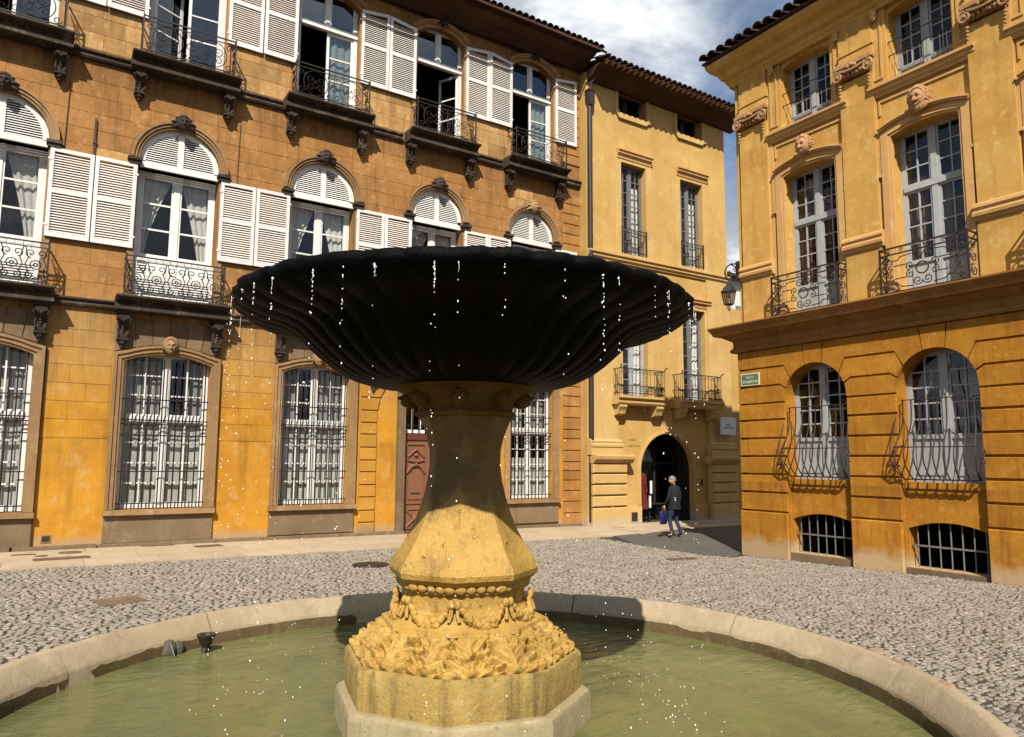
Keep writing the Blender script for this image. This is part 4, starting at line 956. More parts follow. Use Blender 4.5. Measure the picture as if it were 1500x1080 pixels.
# ------------------------------------------------------------------ right: golden house with pilasters
def corner_house():
    T = thing('corner_house', 'golden corner house with Ionic pilasters, scrolled balconies and deep ochre ground floor', 'building', (XR, YR, 0), R(-90))
    BC = [2.17, 4.78, 7.39]; U0 = .13; XE = [U0, 3.45, 6.07, 8.75]; XEND = 11.5
    base, up_, pier = MB(), MB(), MB(); HW = .77
    for i, c in enumerate(BC):
        a, b = XE[i], XE[i + 1]
        wall_panel(base, a, b, -.5, 1.3, opening(c, .745, .10, .84, .15), .30); wall_panel(base, a, b, 1.3, 4.85, opening(c, .755, 1.74, 3.56, .755, 22), .32)
        wall_panel(pier, a, b, -.5, 4.85, opening(c, HW, -.5, 3.56, HW, 22), .11, y=-.11)
        wall_panel(up_, a, b, 4.85, 9.9, opening(c, .67, 5.46, 8.86, .10), .40); wall_panel(up_, a, b, 9.9, 12.3, opening(c, .62, 10.02, 11.56, .12), .40)
    wall_panel(up_, XE[3], XEND, -.5, 12.3)
    part('ground_floor_wall', base, m_rlow, T); part('pier_wall', pier, m_rlow, T); part('upper_wall', up_, m_right, T)
    mb = MB(); mb.box(U0, .3, .01, 9, 4.85, 12.3); mb.box(XEND - .2, XEND, .01, 9, -.5, 12.3); mb.box(U0, XEND, 8.8, 9, -.5, 12.3); part('side_wall', mb, m_right, T)
    mb = MB(); mb.box(U0 - .03, .3, -.11, 9, -.5, 4.85); part('street_side_wall', mb, m_rlow, T)
    mb = MB()
    for z in (1.25, 4.9, 9.7, 12.1): mb.box(.3, XEND - .2, .42, 8.8, z, z + .1)
    for x in XE[1:]: mb.box(x - .05, x + .05, .42, 2.4, -.5, 12.1)
    mb.box(.3, XEND - .2, 2.4, 2.5, -.5, 12.1); part('interior_partition', mb, m_dark_in, T)
    # plinth stones
    for xa, xb in ((U0 - .05, BC[0] - HW), (BC[0] + HW, BC[1] - HW), (BC[1] + HW, BC[2] - HW), (BC[2] + HW, XE[3])):
        mb = MB(); mb.prism([(xa, -.5), (xb, -.5), (xb, .955), (xa, .955)], -.10, -.185, ch=.02); part('plinth_stone', mb, m_rlow, T)
    # rusticated courses
    zg = [.97, 1.41, 1.83, 2.25, 2.67, 3.10, 3.50, 3.91, 4.34, 4.79]; g = .022
    P = lambda c, th: (c + HW * math.cos(R(th)), 3.56 + HW * math.sin(R(th)))
    def side(k, c, s_):                              # points up the side of a course that faces the arch of bay c; s_=+1 right of the arch
        za, zb = zg[k] + g, zg[k + 1] - g; A = lambda a0, a1, n: [(c + s_ * HW * math.cos(R(a0 + (a1 - a0) * q / n)), 3.56 + HW * math.sin(R(a0 + (a1 - a0) * q / n))) for q in range(n + 1)]
        if k < 6: return [(c + s_ * HW, za), (c + s_ * HW, zb)]
        if k == 6: return [(c + s_ * HW, za), (c + s_ * HW, 3.56)] + A(4, 17.5, 3) + [(c + s_ * .88, zb)]
        if k == 7: return [(c + s_ * .88, za)] + A(20.5, 36.5, 4) + [(c + s_ * .76, zb)]
        return [(c + s_ * .76, za)] + A(39.5, 73.5, 7) + [(c + s_ * .275, zb)]
    ends = [None, 0, 1, 2]
    for pi_ in range(4):
        for k in range(9):
            za, zb = zg[k] + g, zg[k + 1] - g
            L = [(U0 - .03, za), (U0 - .03, zb)] if pi_ == 0 else side(k, BC[pi_ - 1], 1)
            Rr = side(k, BC[pi_], -1) if pi_ < 3 else [(XE[3], za), (XE[3], zb)]
            poly = L[::-1] + Rr; poly = L[:1] + Rr + L[1:][::-1]
            mb = MB(); mb.prism(poly, -.108, -.155, ch=.012 if len(poly) <= 4 else 0.0); part('rusticated_stone', mb, m_rlow, T)
    for c in BC:
        mb = MB(); n = 4; bot = [(c + HW * math.cos(R(105 - 30 * q / n)), 3.56 + HW * math.sin(R(105 - 30 * q / n))) for q in range(n + 1)]
        mb.prism(bot + [(c + .25, 4.765), (c - .25, 4.765)], -.108, -.16); part('keystone', mb, m_rlow, T)
        mb = MB(); mb.box(c - .755, c + .755, -.03, .05, 1.62, 1.735); part('window_sill', mb, m_rlow, T)
        mb = MB(); mb.box(c - .765, c + .765, -.10, .0, -.5, .09); part('cellar_sill', mb, m_grey, T)
        window(T, c, .76, 1.74, 4.33, .24, rows=(5,), cols=2, mat=m_greyw, fr=.07, mull=.13, bar=.03, solid=.78, gl=m_glass)
        mb = MB()                                     # cellar bars
        for q in range(7): x = c - .62 + q * 1.24 / 6; mb.tube([(x, .10, .06), (x, .10, 1.0)], .013, 5)
        mb.box(c - .76, c + .76, .085, .115, .50, .53); part('cellar_bars', mb, m_sash, T)
        mb = MB()                                     # bellied window basket
        for q in range(9):
            x = c - .66 + q * 1.32 / 8; bx = c - .74 + q * 1.48 / 8; pts = []
            for t_ in range(15):
                u = t_ / 14; z = 1.80 + 1.55 * u; d = .08 + .26 * math.exp(-((u - .30) / .26) ** 2) * (1 - .0 * u) + .0 * u
                if u < .30: d = .10 + .24 * math.sin(PI / 2 * (u / .30)) ** .8
                pts.append((x + (bx - x) * math.exp(-((u - .3) / .3) ** 2), -.17 - d + .12, z))
            if q % 2 == 0 or True: pts += [(x, -.15, 3.42), (x, .05, 3.62 + .10 * (1 - abs(q - 4) / 4)), (x, .05, 4.0)] if q in (3, 5) else []
            mb.tube(pts, .014, 5)
        mb.tube([(c - .76, .0, 2.46), (c - .76, -.36, 2.42), (c + .76, -.36, 2.42), (c + .76, .0, 2.46)], .012, 5); mb.tube([(c - .70, .0, 3.36), (c - .68, -.15, 3.35), (c + .68, -.15, 3.35), (c + .70, .0, 3.36)], .011, 5); mb.tube([(c - .68, -.05, 1.80), (c - .68, -.17, 1.80), (c + .68, -.17, 1.80), (c + .68, -.05, 1.80)], .014, 5)
        for s_ in (-1, 1):
            mb.tube([(c + s_ * .78, -.02, 3.32), (c + s_ * .80, -.20, 2.9), (c + s_ * .84, -.33, 2.45), (c + s_ * .84, -.37, 2.2), (c + s_ * .76, -.30, 1.95), (c + s_ * .70, -.12, 1.80)], .011, 5)
            for zc, r_ in ((2.30, .08), (2.12, .06), (1.98, .05)): mb.tube([(c + s_ * .82, -.26 + x_ * .9, zc + z_) for x_, _, z_ in spiral(0, 0, r_, .015, 0, 1.5, 12)], .010, 4)
        part('window_basket', mb, m_rust, T)
    # cornice between the floors, mitred round the street corner
    mb = MB(); mb.profx([(0.02, 4.79), (-.19, 4.79), (-.22, 4.83), (-.20, 4.89), (-.16, 4.91), (-.16, 5.06), (-.20, 5.09), (-.33, 5.17), (-.36, 5.20), (-.50, 5.22), (-.52, 5.28), (-.56, 5.34), (-.60, 5.40), (-.60, 5.43), (.02, 5.47)], U0, XEND, mitre0=True, side=9.0); part('cornice', mb, m_rcor, T)
    # upper floors
    PL = [(.28, 1.14), (3.05, 3.85), (5.68, 6.46), (8.30, 9.05)]
    capm = ionic_mesh()
    for xa, xb in PL:
        mb = MB(); mb.box(xa, xb, -.11, 0, 5.44, 6.60); part('pedestal', mb, m_right, T)
        mb = MB(); mb.profx([(0, 6.58), (-.13, 6.58), (-.15, 6.64), (-.19, 6.66), (-.20, 6.72), (-.16, 6.75), (-.16, 6.79), (-.19, 6.82), (-.18, 6.88), (-.12, 6.92), (0, 6.92)], xa - .05, xb + .05); part('pilaster_base', mb, m_rtrim, T)
        mb = MB(); mb.box(xa + .02, xb - .02, -.10, 0, 6.92, 10.42); part('pilaster', mb, m_right, T)
        inst('capital', capm, T, ((xa + xb) / 2, -.09, 10.36), sc=((xb - xa) / .8, 1, 1))
        mb = MB(); mb.box(xa + .02, xb - .02, -.10, 0, 10.80, 11.75); mb.box(xa - .01, xb + .01, -.13, 0, 10.80, 10.90); mb.box(xa - .01, xb + .01, -.12, 0, 11.05, 11.09); part('entablature_block', mb, m_right, T)
    mb = MB(); mb.box(U0 + .02, .23, -.05, 0, 5.45, 11.7); part('corner_strip', mb, m_right, T)
    hf, hm = head_mesh('carved_head', m_orn), head_mesh('carved_head', m_orn, beard=True)
    rail = scroll_rail()
    for i, c in enumerate(BC):
        for s_ in (-1, 1):                            # side strips of the bay
            xa, xb = sorted((c + s_ * .94, c + s_ * 1.07)); mb = MB(); mb.box(xa, xb, -.035, 0, 5.46, 9.80); part('bay_strip', mb, m_rtrim, T)
            xa, xb = sorted((c + s_ * .66, c + s_ * 1.06)); mb = MB(); mb.box(xa, xb, -.05, 0, 10.06, 11.72); part('side_pier', mb, m_right, T)
            mb = MB(); band(mb, [(xa + .13, 10.22), (xa + .13, 11.5), (xb - .13, 11.5), (xb - .13, 10.22), (xa + .13, 10.22)], [(xa + .09, 10.18), (xa + .09, 11.54), (xb - .09, 11.54), (xb - .09, 10.18), (xa + .09, 10.18)], -.05, -.075); part('panel_moulding', mb, m_rtrim, T)
            mb = MB(); mb.tube([(c + s_ * .86, -.05, 11.60), (c + s_ * .86, -.12, 11.55), (c + s_ * .86, -.15, 11.66), (c + s_ * .86, -.10, 11.72)], .07, 6); part('scroll_bracket', mb, m_rtrim, T)
        mb = MB(); a, b = frame_outline(c, .67, 5.46, 8.86, .10, .05); band(mb, a, b, 0, -.05); b2 = frame_outline(c, .67, 5.46, 8.86, .10, .20)[1]; band(mb, b, b2, 0, -.075)
        o1 = arc(c, .87, 8.97, .16, 14, .03); o2 = arc(c, .87, 8.97, .16, 14, .11); band(mb, o1, o2, 0, -.13); o3 = arc(c, .87, 8.97, .16, 14, .07); band(mb, o3, o2, -.13, -.16)
        part('window_surround', mb, m_rtrim, T)
        for s_ in (-1, 1):
            mb = MB(); xa, xb = sorted((c + s_ * .87, c + s_ * .98)); mb.box(xa, xb, -.06, 0, 8.10, 9.02); mb.box(xa, xb, -.085, 0, 8.04, 8.10); part('window_ear', mb, m_rtrim, T)
        mb = MB(); band(mb, [(c - .86, 9.40), (c - .86, 9.68), (c + .86, 9.68), (c + .86, 9.40)], [(c - .90, 9.40), (c - .90, 9.72), (c + .90, 9.72), (c + .90, 9.40)], 0, -.03); part('panel_moulding', mb, m_rtrim, T)
        mb = MB(); mb.profx([(0, 9.80), (-.06, 9.80), (-.07, 9.86), (-.12, 9.89), (-.12, 9.95), (-.17, 9.98), (-.17, 10.03), (0, 10.05)], c - 1.05, c + 1.05); part('sill_course', mb, m_rtrim, T)
        inst('carved_head', hm if i == 1 else hf, T, (c, -.10, 9.36), (R(8), 0, 0), (1.15, 1.05, 1.12), label='bearded carved head over the window' if i == 1 else 'carved woman head over the window')
        window(T, c, .67, 5.47, 8.98, .32, rows=(4, 3), cols=2, mat=m_greyw, fr=.06, mull=.12, bar=.026, trans=.11, solid=.62, gl=m_glass)
        curtain(T, 0, 0, 5.6, 8.0, .46, mat=m_curtr, pull=lambda t_, c=c: (c - .60, c - .34 + .1 * t_), n=16); curtain(T, 0, 0, 5.6, 7.9, .46, mat=m_curtr, pull=lambda t_, c=c: (c - .04, c + .22), n=12)
        window(T, c, .62, 10.03, 11.70, .32, rows=(4,), cols=2, mat=m_greyw, fr=.06, mull=.13, bar=.026, solid=.26, gl=m_glass2)
        mb = MB()
        for z in (10.62, 10.92): mb.tube([(c - .63, -.01, z), (c + .63, -.01, z)], .012, 5)
        for q in range(9): x = c - .52 + q * .13; mb.tube([(x, .0, 10.04), (x, .0, 10.62)], .007, 4)
        part('window_guard', mb, m_iron, T)
        inst('balcony_railing', rail, T, (c + .02, 0, 5.45))
    mb = MB(); mb.profx([(.02, 11.72), (-.10, 11.72), (-.12, 11.80), (-.16, 11.84), (-.17, 11.92), (-.26, 11.97), (-.30, 12.05), (-.31, 12.12), (-.46, 12.20), (-.52, 12.30), (-.54, 12.38), (.02, 12.42)], U0, XEND, mitre0=True, side=9.0); part('roof_cornice', mb, m_right, T)
    e = U0 - .56; rf = MB(); rf.add([(e, -.60, 12.42), (XEND + .3, -.60, 12.42), (XEND + .3, 4.5, 14.1), (4.5, 4.5, 14.1), (e, 9.4, 12.42), (e, -.60, 12.47), (XEND + .3, -.60, 12.47), (XEND + .3, 9.4, 12.42)], [(0, 1, 6, 5), (5, 6, 2, 3), (5, 3, 4), (4, 3, 2, 7), (0, 5, 4)])
    rf.add([(e, -.60, 12.42), (XEND + .3, -.60, 12.42), (XEND + .3, 9.4, 12.42), (e, 9.4, 12.42)], [(0, 1, 2, 3)])
    roof = part('roof', rf, m_tile, T); tm = tile_mesh(); x = -.30
    while x < 9.2:
        for r_ in range(2): inst('roof_tile', tm, roof, (x, -.72 + r_ * .36, 12.49 + r_ * .115 + random.uniform(-.01, .015)), (.31, 0, random.uniform(-.05, .05)), (1.15, 1, 1.15))
        x += .285
    for r_ in range(12): inst('roof_tile', tm, roof, (-.86, -.6 + r_ * .285, 12.52), (0, -.31, -PI / 2 + PI), (1.15, 1, 1.15)) if False else inst('roof_tile', tm, roof, (U0 - .68, -.35 + r_ * .285, 12.49), (.31, 0, -PI / 2), (1.15, 1, 1.15))
    return T
def ionic_mesh():
    mb = MB(); mb.box(-.44, .44, -.14, .0, .36, .44); mb.box(-.41, .41, -.11, .0, .30, .36); mb.box(-.36, .36, -.07, 0, .12, .30)
    for s_ in (-1, 1):
        mb.tube([(s_ * .34 + s_ * x, -.13 - .02 * abs(x) * 6, .19 + z) for x, _, z in spiral(0, 0, .125, .015, PI / 2, -1.9 * 1, 26)], .034, 6, r1=.02)
        mb.sph((s_ * .34, -.13, .19), .045, .05, .045, 8, 6)
        for q in range(4): mb.sph((s_ * .33, -.08, -.02 - q * .075), .042 - .006 * q, .03, .036, 6, 5)
    mb.tube([(-.30, -.12, .30), (-.15, -.15, .245), (0, -.16, .23), (.15, -.15, .245), (.30, -.12, .30)], .035, 6)
    for q in range(5): mb.sph(((q - 2) * .095, -.10, .165), .04, .05, .055, 7, 5)
    for q in (-1, 0, 1): mb.sph((q * .07, -.16, .34 - abs(q) * .03), .05, .05, .05, 7, 5)
    return mb.mesh('capital', m_orn, smooth=55)
def scroll_rail():
    mb = MB(); W_, D, H = .83, .42, .93; t = lambda p, r_=.011: mb.tube([(x, -D, z) for x, _, z in p], r_, 5)
    for z, w in ((.03, .018), (.80, .012), (H, .022)): mb.box(-W_, W_, -D - w, -D + w, z - .013, z + .013); [mb.box(s_ * W_ - .014, s_ * W_ + .014, -D, 0, z - .013, z + .013) for s_ in (-1, 1)]
    for s_ in (-1, 1): mb.box(s_ * W_ - .016, s_ * W_ + .016, -D - .016, -D + .016, 0, H + .02)
    t(ring(0, .42, .115, n=22), .014)
    for k in range(6): t(spiral(-.66 + k * .265, .865, .045, .012, 0, 1.4, 10), .007)
    for s_ in (-1, 1):
        for v in (-1, 1):
            t(spiral(s_ * .095, .42 + v * .235, .10, .018, -PI / 2 * v if False else (PI if s_ > 0 else 0), -s_ * v * 1.45), .011)
            t(spiral(s_ * .235, .42 + v * .085, .085, .015, -v * PI / 2, s_ * v * 1.4))
            t([(s_ * .20, 0, .42 + v * .32), (s_ * .42, 0, .42 + v * .30), (s_ * .47, 0, .42 + v * .24), (s_ * .58, 0, .42 + v * .24)]); t([(s_ * .31, 0, .42 + v * .13), (s_ * .55, 0, .42 + v * .13)])
            t(spiral(s_ * .66, .42 + v * .22, .12, .02, PI / 2 * v, s_ * v * -1.5)); t(spiral(s_ * .64, .42 + v * .05, .06, .015, 0, v * 1.3))
        t(ring(s_ * .73, .10, .05, n=12), .009)
        for zc, r_ in ((.20, .12), (.47, .12), (.70, .09)): mb.tube([(s_ * W_, -D / 2 + x, zc + z) for x, _, z in spiral(0, 0, r_, .02, PI / 2, 1.5)], .011, 5)
    return mb.mesh('balcony_railing', m_iron)
corner_house()

# distant white house seen in the gap above the street
def far_house():
    T = thing('far_house', 'small white house with dark eaves glimpsed between the two yellow houses', 'building', (27.0, 26.0, 0))
    mb = MB(); mb.box(-3, 9, 0, 8, -.3, 12.2); part('wall', mb, m_signw, T)
    mb = MB(); mb.add([(-3.4, -.5, 12.2), (9.4, -.5, 12.2), (9.4, 4, 14), (-3.4, 4, 14), (-3.4, 8.4, 12.2), (9.4, 8.4, 12.2), (-3.4, -.5, 12.05), (9.4, -.5, 12.05)], [(0, 1, 2, 3), (3, 2, 5, 4), (0, 6, 7, 1), (0, 3, 4)]); part('roof', mb, m_tile, T)
    for x in (-1.5, 1.5, 4.5): part('window', MB().box(x - .5, x + .5, -.03, .02, 9.0, 10.6), m_sash, T)
far_house()

# ------------------------------------------------------------------ fountain
A0 = R(234.8)
def fountain():
    T = thing('fountain', 'golden stone pedestal fountain carrying a black scalloped bowl in the round basin', 'fountain', (FC.x, FC.y, 0))
    def octo(prof, name, mat, parent=T, worn=.008, n=8, arris=1.2, sharp=28):
        """eight-sided loft with slightly worn arrises"""
        mb = MB(); sub = 5; vs = []; rr = random.Random(len(name))
        N = n * sub
        for r_, z in prof:
            for k in range(N):
                a = k // sub; f = (k % sub) / sub; p0 = Vector((math.cos(A0 + 2 * PI * a / n), math.sin(A0 + 2 * PI * a / n))); p1 = Vector((math.cos(A0 + 2 * PI * (a + 1) / n), math.sin(A0 + 2 * PI * (a + 1) / n)))
                p = p0.lerp(p1, f) * r_
                w = mnoise.noise(Vector((p.x * 5, p.y * 5, z * 5))) * worn
                p *= 1 + (w - (worn * arris if k % sub == 0 else 0)) / max(r_, .1)
                vs.append((p.x, p.y, z + w * .5))
        fs = [(i * N + k, i * N + (k + 1) % N, (i + 1) * N + (k + 1) % N, (i + 1) * N + k) for i in range(len(prof) - 1) for k in range(N)] + [tuple(range(N)), tuple((len(prof) - 1) * N + k for k in range(N))]
        mb.add(vs, fs); return part(name, mb, mat, parent, sharp)
    octo([(.845, .02), (.845, .595), (.835, .618), (.815, .632), (.76, .64)], 'base_step', m_step, arris=.3, sharp=24)
    octo([(.785, .63), (.787, .84), (.775, .868), (.74, .875), (.5, .88)], 'plinth', m_fountlow, arris=.3, sharp=24)
    # acanthus cushion: displaced leaf relief
    mb = MB(); NA, NT_ = 640, 60; prof = [(.745, .872), (.752, .885), (.738, .905), (.715, .925), (.680, .955), (.645, .985), (.605, 1.015), (.562, 1.045), (.530, 1.062), (.515, 1.072)]
    L = [0]
    for a, b in zip(prof[:-1], prof[1:]): L.append(L[-1] + math.hypot(a[0] - b[0], a[1] - b[1]))
    def at(t_):
        s_ = t_ * L[-1]
        for i in range(len(prof) - 1):
            if s_ <= L[i + 1] + 1e-9: f = (s_ - L[i]) / (L[i + 1] - L[i]); return prof[i][0] + (prof[i + 1][0] - prof[i][0]) * f, prof[i][1] + (prof[i + 1][1] - prof[i][1]) * f
        return prof[-1]
    vs = []
    for j in range(NT_ + 1):
        t_ = j / NT_; r_, z = at(t_)
        for k in range(NA):
            th = 2 * PI * k / NA; u = (th - A0) * 16 / (2 * PI); u0 = u % 1.0 - .5; off = ((u + .5) % 1.0) - .5
            o8 = math.cos(PI / 8) / math.cos(((th - A0) % (PI / 4)) - PI / 8); sq = o8 * (1 - .55 * t_) + .55 * t_ * 1.0 * .985
            w = .30 + .22 * math.sin(PI * min(1, t_ * 1.15)); rib = .016 * math.exp(-(u0 / .05) ** 2)
            vein = .012 * math.sin(2 * PI * (t_ * 4.5 - abs(u0) * 3.2)) * min(1, abs(u0) / .12)
            ed = .455 - .055 * math.sin(2 * PI * (t_ * 4.5 + .2)) - .10 * t_ ** 3; gap = -.052 * math.exp(-(max(0, abs(u0) - ed) - .045) ** 2 / .0011) * (.45 + .55 * t_) if abs(u0) > ed - .06 else 0
            ml = .018 * math.exp(-(off / .07) ** 2) * math.sin(PI * min(1, t_ * 1.3))
            curl = .013 * math.exp(-((t_ - .80) / .10) ** 2) * math.cos(PI * u0) + .016 * math.exp(-((t_ - .10) / .08) ** 2) * math.cos(2 * PI * u0 * 3)
            nz = mnoise.noise(Vector((th * 9, t_ * 7, 1.3))) * .014 + mnoise.noise(Vector((th * 22, t_ * 7, 4))) * .009
            hole = -.06 * min(1, max(0, mnoise.noise(Vector((th * 7.5, t_ * 4.0, 9))) - .34) * 6) + .006 * math.sin(16 * 3 * (th - A0) + 5 * mnoise.noise(Vector((th * 5, t_ * 3, 2))))
            d = (rib + vein + gap + ml + curl + nz + hole) * math.sin(PI * min(1, .12 + t_ * .95)) ** .5 * (0 if j == NT_ else 1)
            vs.append(((r_ * sq + d * .75) * math.cos(th), (r_ * sq + d * .75) * math.sin(th), z + d * .75))
    mb.add(vs, [(j * NA + k, j * NA + (k + 1) % NA, (j + 1) * NA + (k + 1) % NA, (j + 1) * NA + k) for j in range(NT_) for k in range(NA)]); part('acanthus_cushion', mb, m_fount, T, 70)
    octo([(.55, 1.055), (.545, 1.078), (.50, 1.095), (.455, 1.125), (.425, 1.165), (.415, 1.22), (.415, 1.265), (.428, 1.272), (.432, 1.283), (.40, 1.290), (.40, 1.335)], 'neck', m_fount, arris=.4, sharp=24)
    neck = [o for o in T.children if o.name.startswith('neck')][0]
    bm_ = MB().sph((0, 0, 0), .036, n=10, m=7).mesh('bead', m_fount, smooth=True); bml = MB().sph((0, 0, 0), .031, .031, .031, 8, 6).mesh('bead', m_fount, smooth=True)
    for a in range(8):
        p0, p1 = [Vector((math.cos(A0 + PI / 4 * (a + q)), math.sin(A0 + PI / 4 * (a + q)))) * .425 for q in (0, 1)]; ang = A0 + PI / 4 * (a + .5)
        for q in range(5):
            f = (q + .5) / 5; p = p0.lerp(p1, f); lng = 1.0
            inst('bead', bm_, neck, (p.x, p.y, 1.312 + random.uniform(-.002, .002)), (random.uniform(-.3, .3), 0, ang), (1, 1.0 + (.25 if q in (0, 4) else 0), 1.0))
    # festoons
    rr = random.Random(6); sw = MB()
    for q in range(46):
        f = q / 45; x = -.155 + .31 * f; sag = .105 * (1 - ((f - .5) * 2) ** 2); r_ = .016 + .016 * math.sin(PI * f)
        sw.sph((x + rr.uniform(-.008, .008), -.012 - sag * .35 + rr.uniform(-.012, .010), -sag + rr.uniform(-.018, .016)), r_ * rr.uniform(.75, 1.25), r_ * rr.uniform(.7, 1.1), r_ * rr.uniform(.75, 1.2), 6, 5)
    for s_ in (-1, 1): sw.sph((s_ * .155, -.02, .012), .026, .022, .03, 7, 5); sw.tube([(s_ * .155, -.015, 0), (s_ * .158, -.03, -.05), (s_ * .150, -.045, -.085)], .012, 5)
    swm = sw.mesh('festoon', m_fount, smooth=60)
    for a in range(8):
        ang = A0 + PI / 4 * (a + .5); p = Vector((math.cos(ang), math.sin(ang))) * .405; inst('festoon', swm, T, (p.x, p.y, 1.215), (0, 0, ang + PI / 2), (1.0, 1, 1.0))
    # flared octagonal shaft
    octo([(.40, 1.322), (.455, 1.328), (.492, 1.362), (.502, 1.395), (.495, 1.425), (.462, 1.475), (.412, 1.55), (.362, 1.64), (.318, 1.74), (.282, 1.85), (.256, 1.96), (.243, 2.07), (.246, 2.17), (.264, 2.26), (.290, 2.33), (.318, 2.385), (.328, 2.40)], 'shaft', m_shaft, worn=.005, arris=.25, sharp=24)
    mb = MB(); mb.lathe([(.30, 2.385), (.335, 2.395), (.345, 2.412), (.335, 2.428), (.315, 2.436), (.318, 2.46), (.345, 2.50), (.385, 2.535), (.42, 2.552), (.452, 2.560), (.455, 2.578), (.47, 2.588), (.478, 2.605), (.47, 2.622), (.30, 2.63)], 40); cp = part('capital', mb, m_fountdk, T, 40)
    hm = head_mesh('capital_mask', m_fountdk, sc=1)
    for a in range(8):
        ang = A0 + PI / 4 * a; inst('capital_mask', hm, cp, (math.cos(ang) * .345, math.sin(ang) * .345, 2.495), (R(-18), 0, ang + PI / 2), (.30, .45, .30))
    # bowl: gadrooned shell with a rippled lip, hollow above
    NB, NL = 528, 44; vs = []; outer = [(.40, 2.592), (.52, 2.594), (.65, 2.606), (.77, 2.640), (.87, 2.692), (.955, 2.755), (1.03, 2.822), (1.09, 2.880), (1.15, 2.924), (1.23, 2.954), (1.33, 2.976), (1.42, 3.004), (1.492, 3.044), (1.530, 3.084), (1.535, 3.118), (1.510, 3.142), (1.460, 3.150), (1.38, 3.13), (1.2, 3.07), (.9, 2.98), (.4, 2.93), (.02, 2.92)]
    for j, (r_, z) in enumerate(outer):
        k_ = min(1, max(0, (r_ - .45) / .8)) if j < 15 else min(1, max(0, (r_ - .8) / .5))
        for k in range(NB):
            th = 2 * PI * k / NB; ph = (th * NL / (2 * PI)) % 1.0; lobe = abs(math.sin(PI * ph)) ** .75
            amp = (.010 + .016 * k_ ** 2) * (1 if j < 11 else .55); wob = mnoise.noise(Vector((math.cos(th) * 3, math.sin(th) * 3, z * 2))) * .016 + mnoise.noise(Vector((math.cos(th) * 12, math.sin(th) * 12, z * 8))) * .014
            rn = r_ + (lobe - .6) * amp + wob * k_; zz = z + (lobe - .6) * (.004 * k_ ** 3 if j >= 12 else -.014 * k_) + wob * .6 * k_
            vs.append((rn * math.cos(th), rn * math.sin(th), zz))
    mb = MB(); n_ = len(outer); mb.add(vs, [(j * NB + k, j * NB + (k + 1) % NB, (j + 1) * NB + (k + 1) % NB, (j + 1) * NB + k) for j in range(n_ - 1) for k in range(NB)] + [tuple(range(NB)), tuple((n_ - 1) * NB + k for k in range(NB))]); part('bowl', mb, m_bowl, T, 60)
    return T
fountain()

def basin():
    T = thing('fountain_basin', 'low round pale limestone basin rim around the fountain pool', 'basin', (FC.x, FC.y, 0))
    prof = [(RIM_OUT + .03, -.2), (RIM_OUT + .03, .10), (RIM_OUT, .12), (RIM_OUT, .64), (RIM_OUT - .02, .675), (RIM_OUT - .05, .695), (RIM_TOP, .705), (RIM_TOP - .03, .69), (RIM_IN + .012, .565), (RIM_IN, .545), (RIM_IN, -.1)]
    cuts = []; a = .1; rr = random.Random(12)
    while a < 2 * PI + .0: cuts.append(a); a += rr.uniform(.42, .74)
    cuts.append(cuts[0] + 2 * PI); n = len(prof)
    for a, b in zip(cuts[:-1], cuts[1:]):
        if b - a < .12: continue
        g = .0022; m_ = max(4, int((b - a) / .05)); vs = []; dz = rr.uniform(-.006, .006)
        for k in range(m_ + 1):
            th = a + g + (b - a - 2 * g) * k / m_
            for r_, z in prof:
                w = mnoise.noise(Vector((math.cos(th) * 9, math.sin(th) * 9, z * 6 + r_ * 4))) * .014 + mnoise.noise(Vector((math.cos(th) * 30, math.sin(th) * 30, z * 20))) * .006
                vs.append(((r_ + w) * math.cos(th), (r_ + w) * math.sin(th), z + (dz + w * .8 if z > .5 else 0)))
        mb = MB(); mb.add(vs, [(k * n + i, k * n + (i + 1) % n, (k + 1) * n + (i + 1) % n, (k + 1) * n + i) for k in range(m_) for i in range(n)] + [tuple(range(n)), tuple(m_ * n + i for i in range(n))])
        part('rim_stone', mb, m_rim, T, 40)
    mb = MB(); mb.lathe([(RIM_IN - .004, .30), (RIM_IN - .006, .50), (RIM_IN - .001, .535)], 160, cap=False); part('algae_band', mb, m_algae, T, True)
    mb = MB(); mb.lathe([(0.01, -.05), (3.0, -.05)], 48, cap=False); part('basin_floor', mb, m_rim, T)
    for i, (th, r_, l_) in enumerate(((-.46, 3.10, .17), (-.36, 3.12, .12), (-.62, 3.11, .13))):
        mb = MB(); mb.lathe([(.001, .012), (.7, .010), (1.0, 0)], 12, cap=False); o = part('mortar_patch', mb, m_redstone, T); o.location = (r_ * math.cos(th), r_ * math.sin(th), .702); o.scale = (.035, l_ * .7, 1); o.rotation_euler = (0, 0, th)
    mb = MB(); nr, na = 60, 120; vs = [(0, 0, 0)]
    for j in range(1, nr + 1):
        for k in range(na):
            r_ = (RIM_IN + .05) * j / nr; th = 2 * PI * k / na; x, y = r_ * math.cos(th), r_ * math.sin(th)
            vs.append((x, y, .006 * mnoise.noise(Vector((x * 2.2, y * 3.5, 0))) + .004 * math.sin(24 * abs(r_ - 1.46)) * math.exp(-abs(r_ - 1.46) * 1.6) + .003 * mnoise.noise(Vector((x * 7, y * 9, 3)))))
    mb.add(vs, [(0, 1 + k, 1 + (k + 1) % na) for k in range(na)] + [(1 + j * na + k, 1 + j * na + (k + 1) % na, 1 + (j + 1) * na + (k + 1) % na, 1 + (j + 1) * na + k) for j in range(nr - 1) for k in range(na)])
    o = struct('water', mb, m_water, 80); o.location = (FC.x, FC.y, .44)
basin()

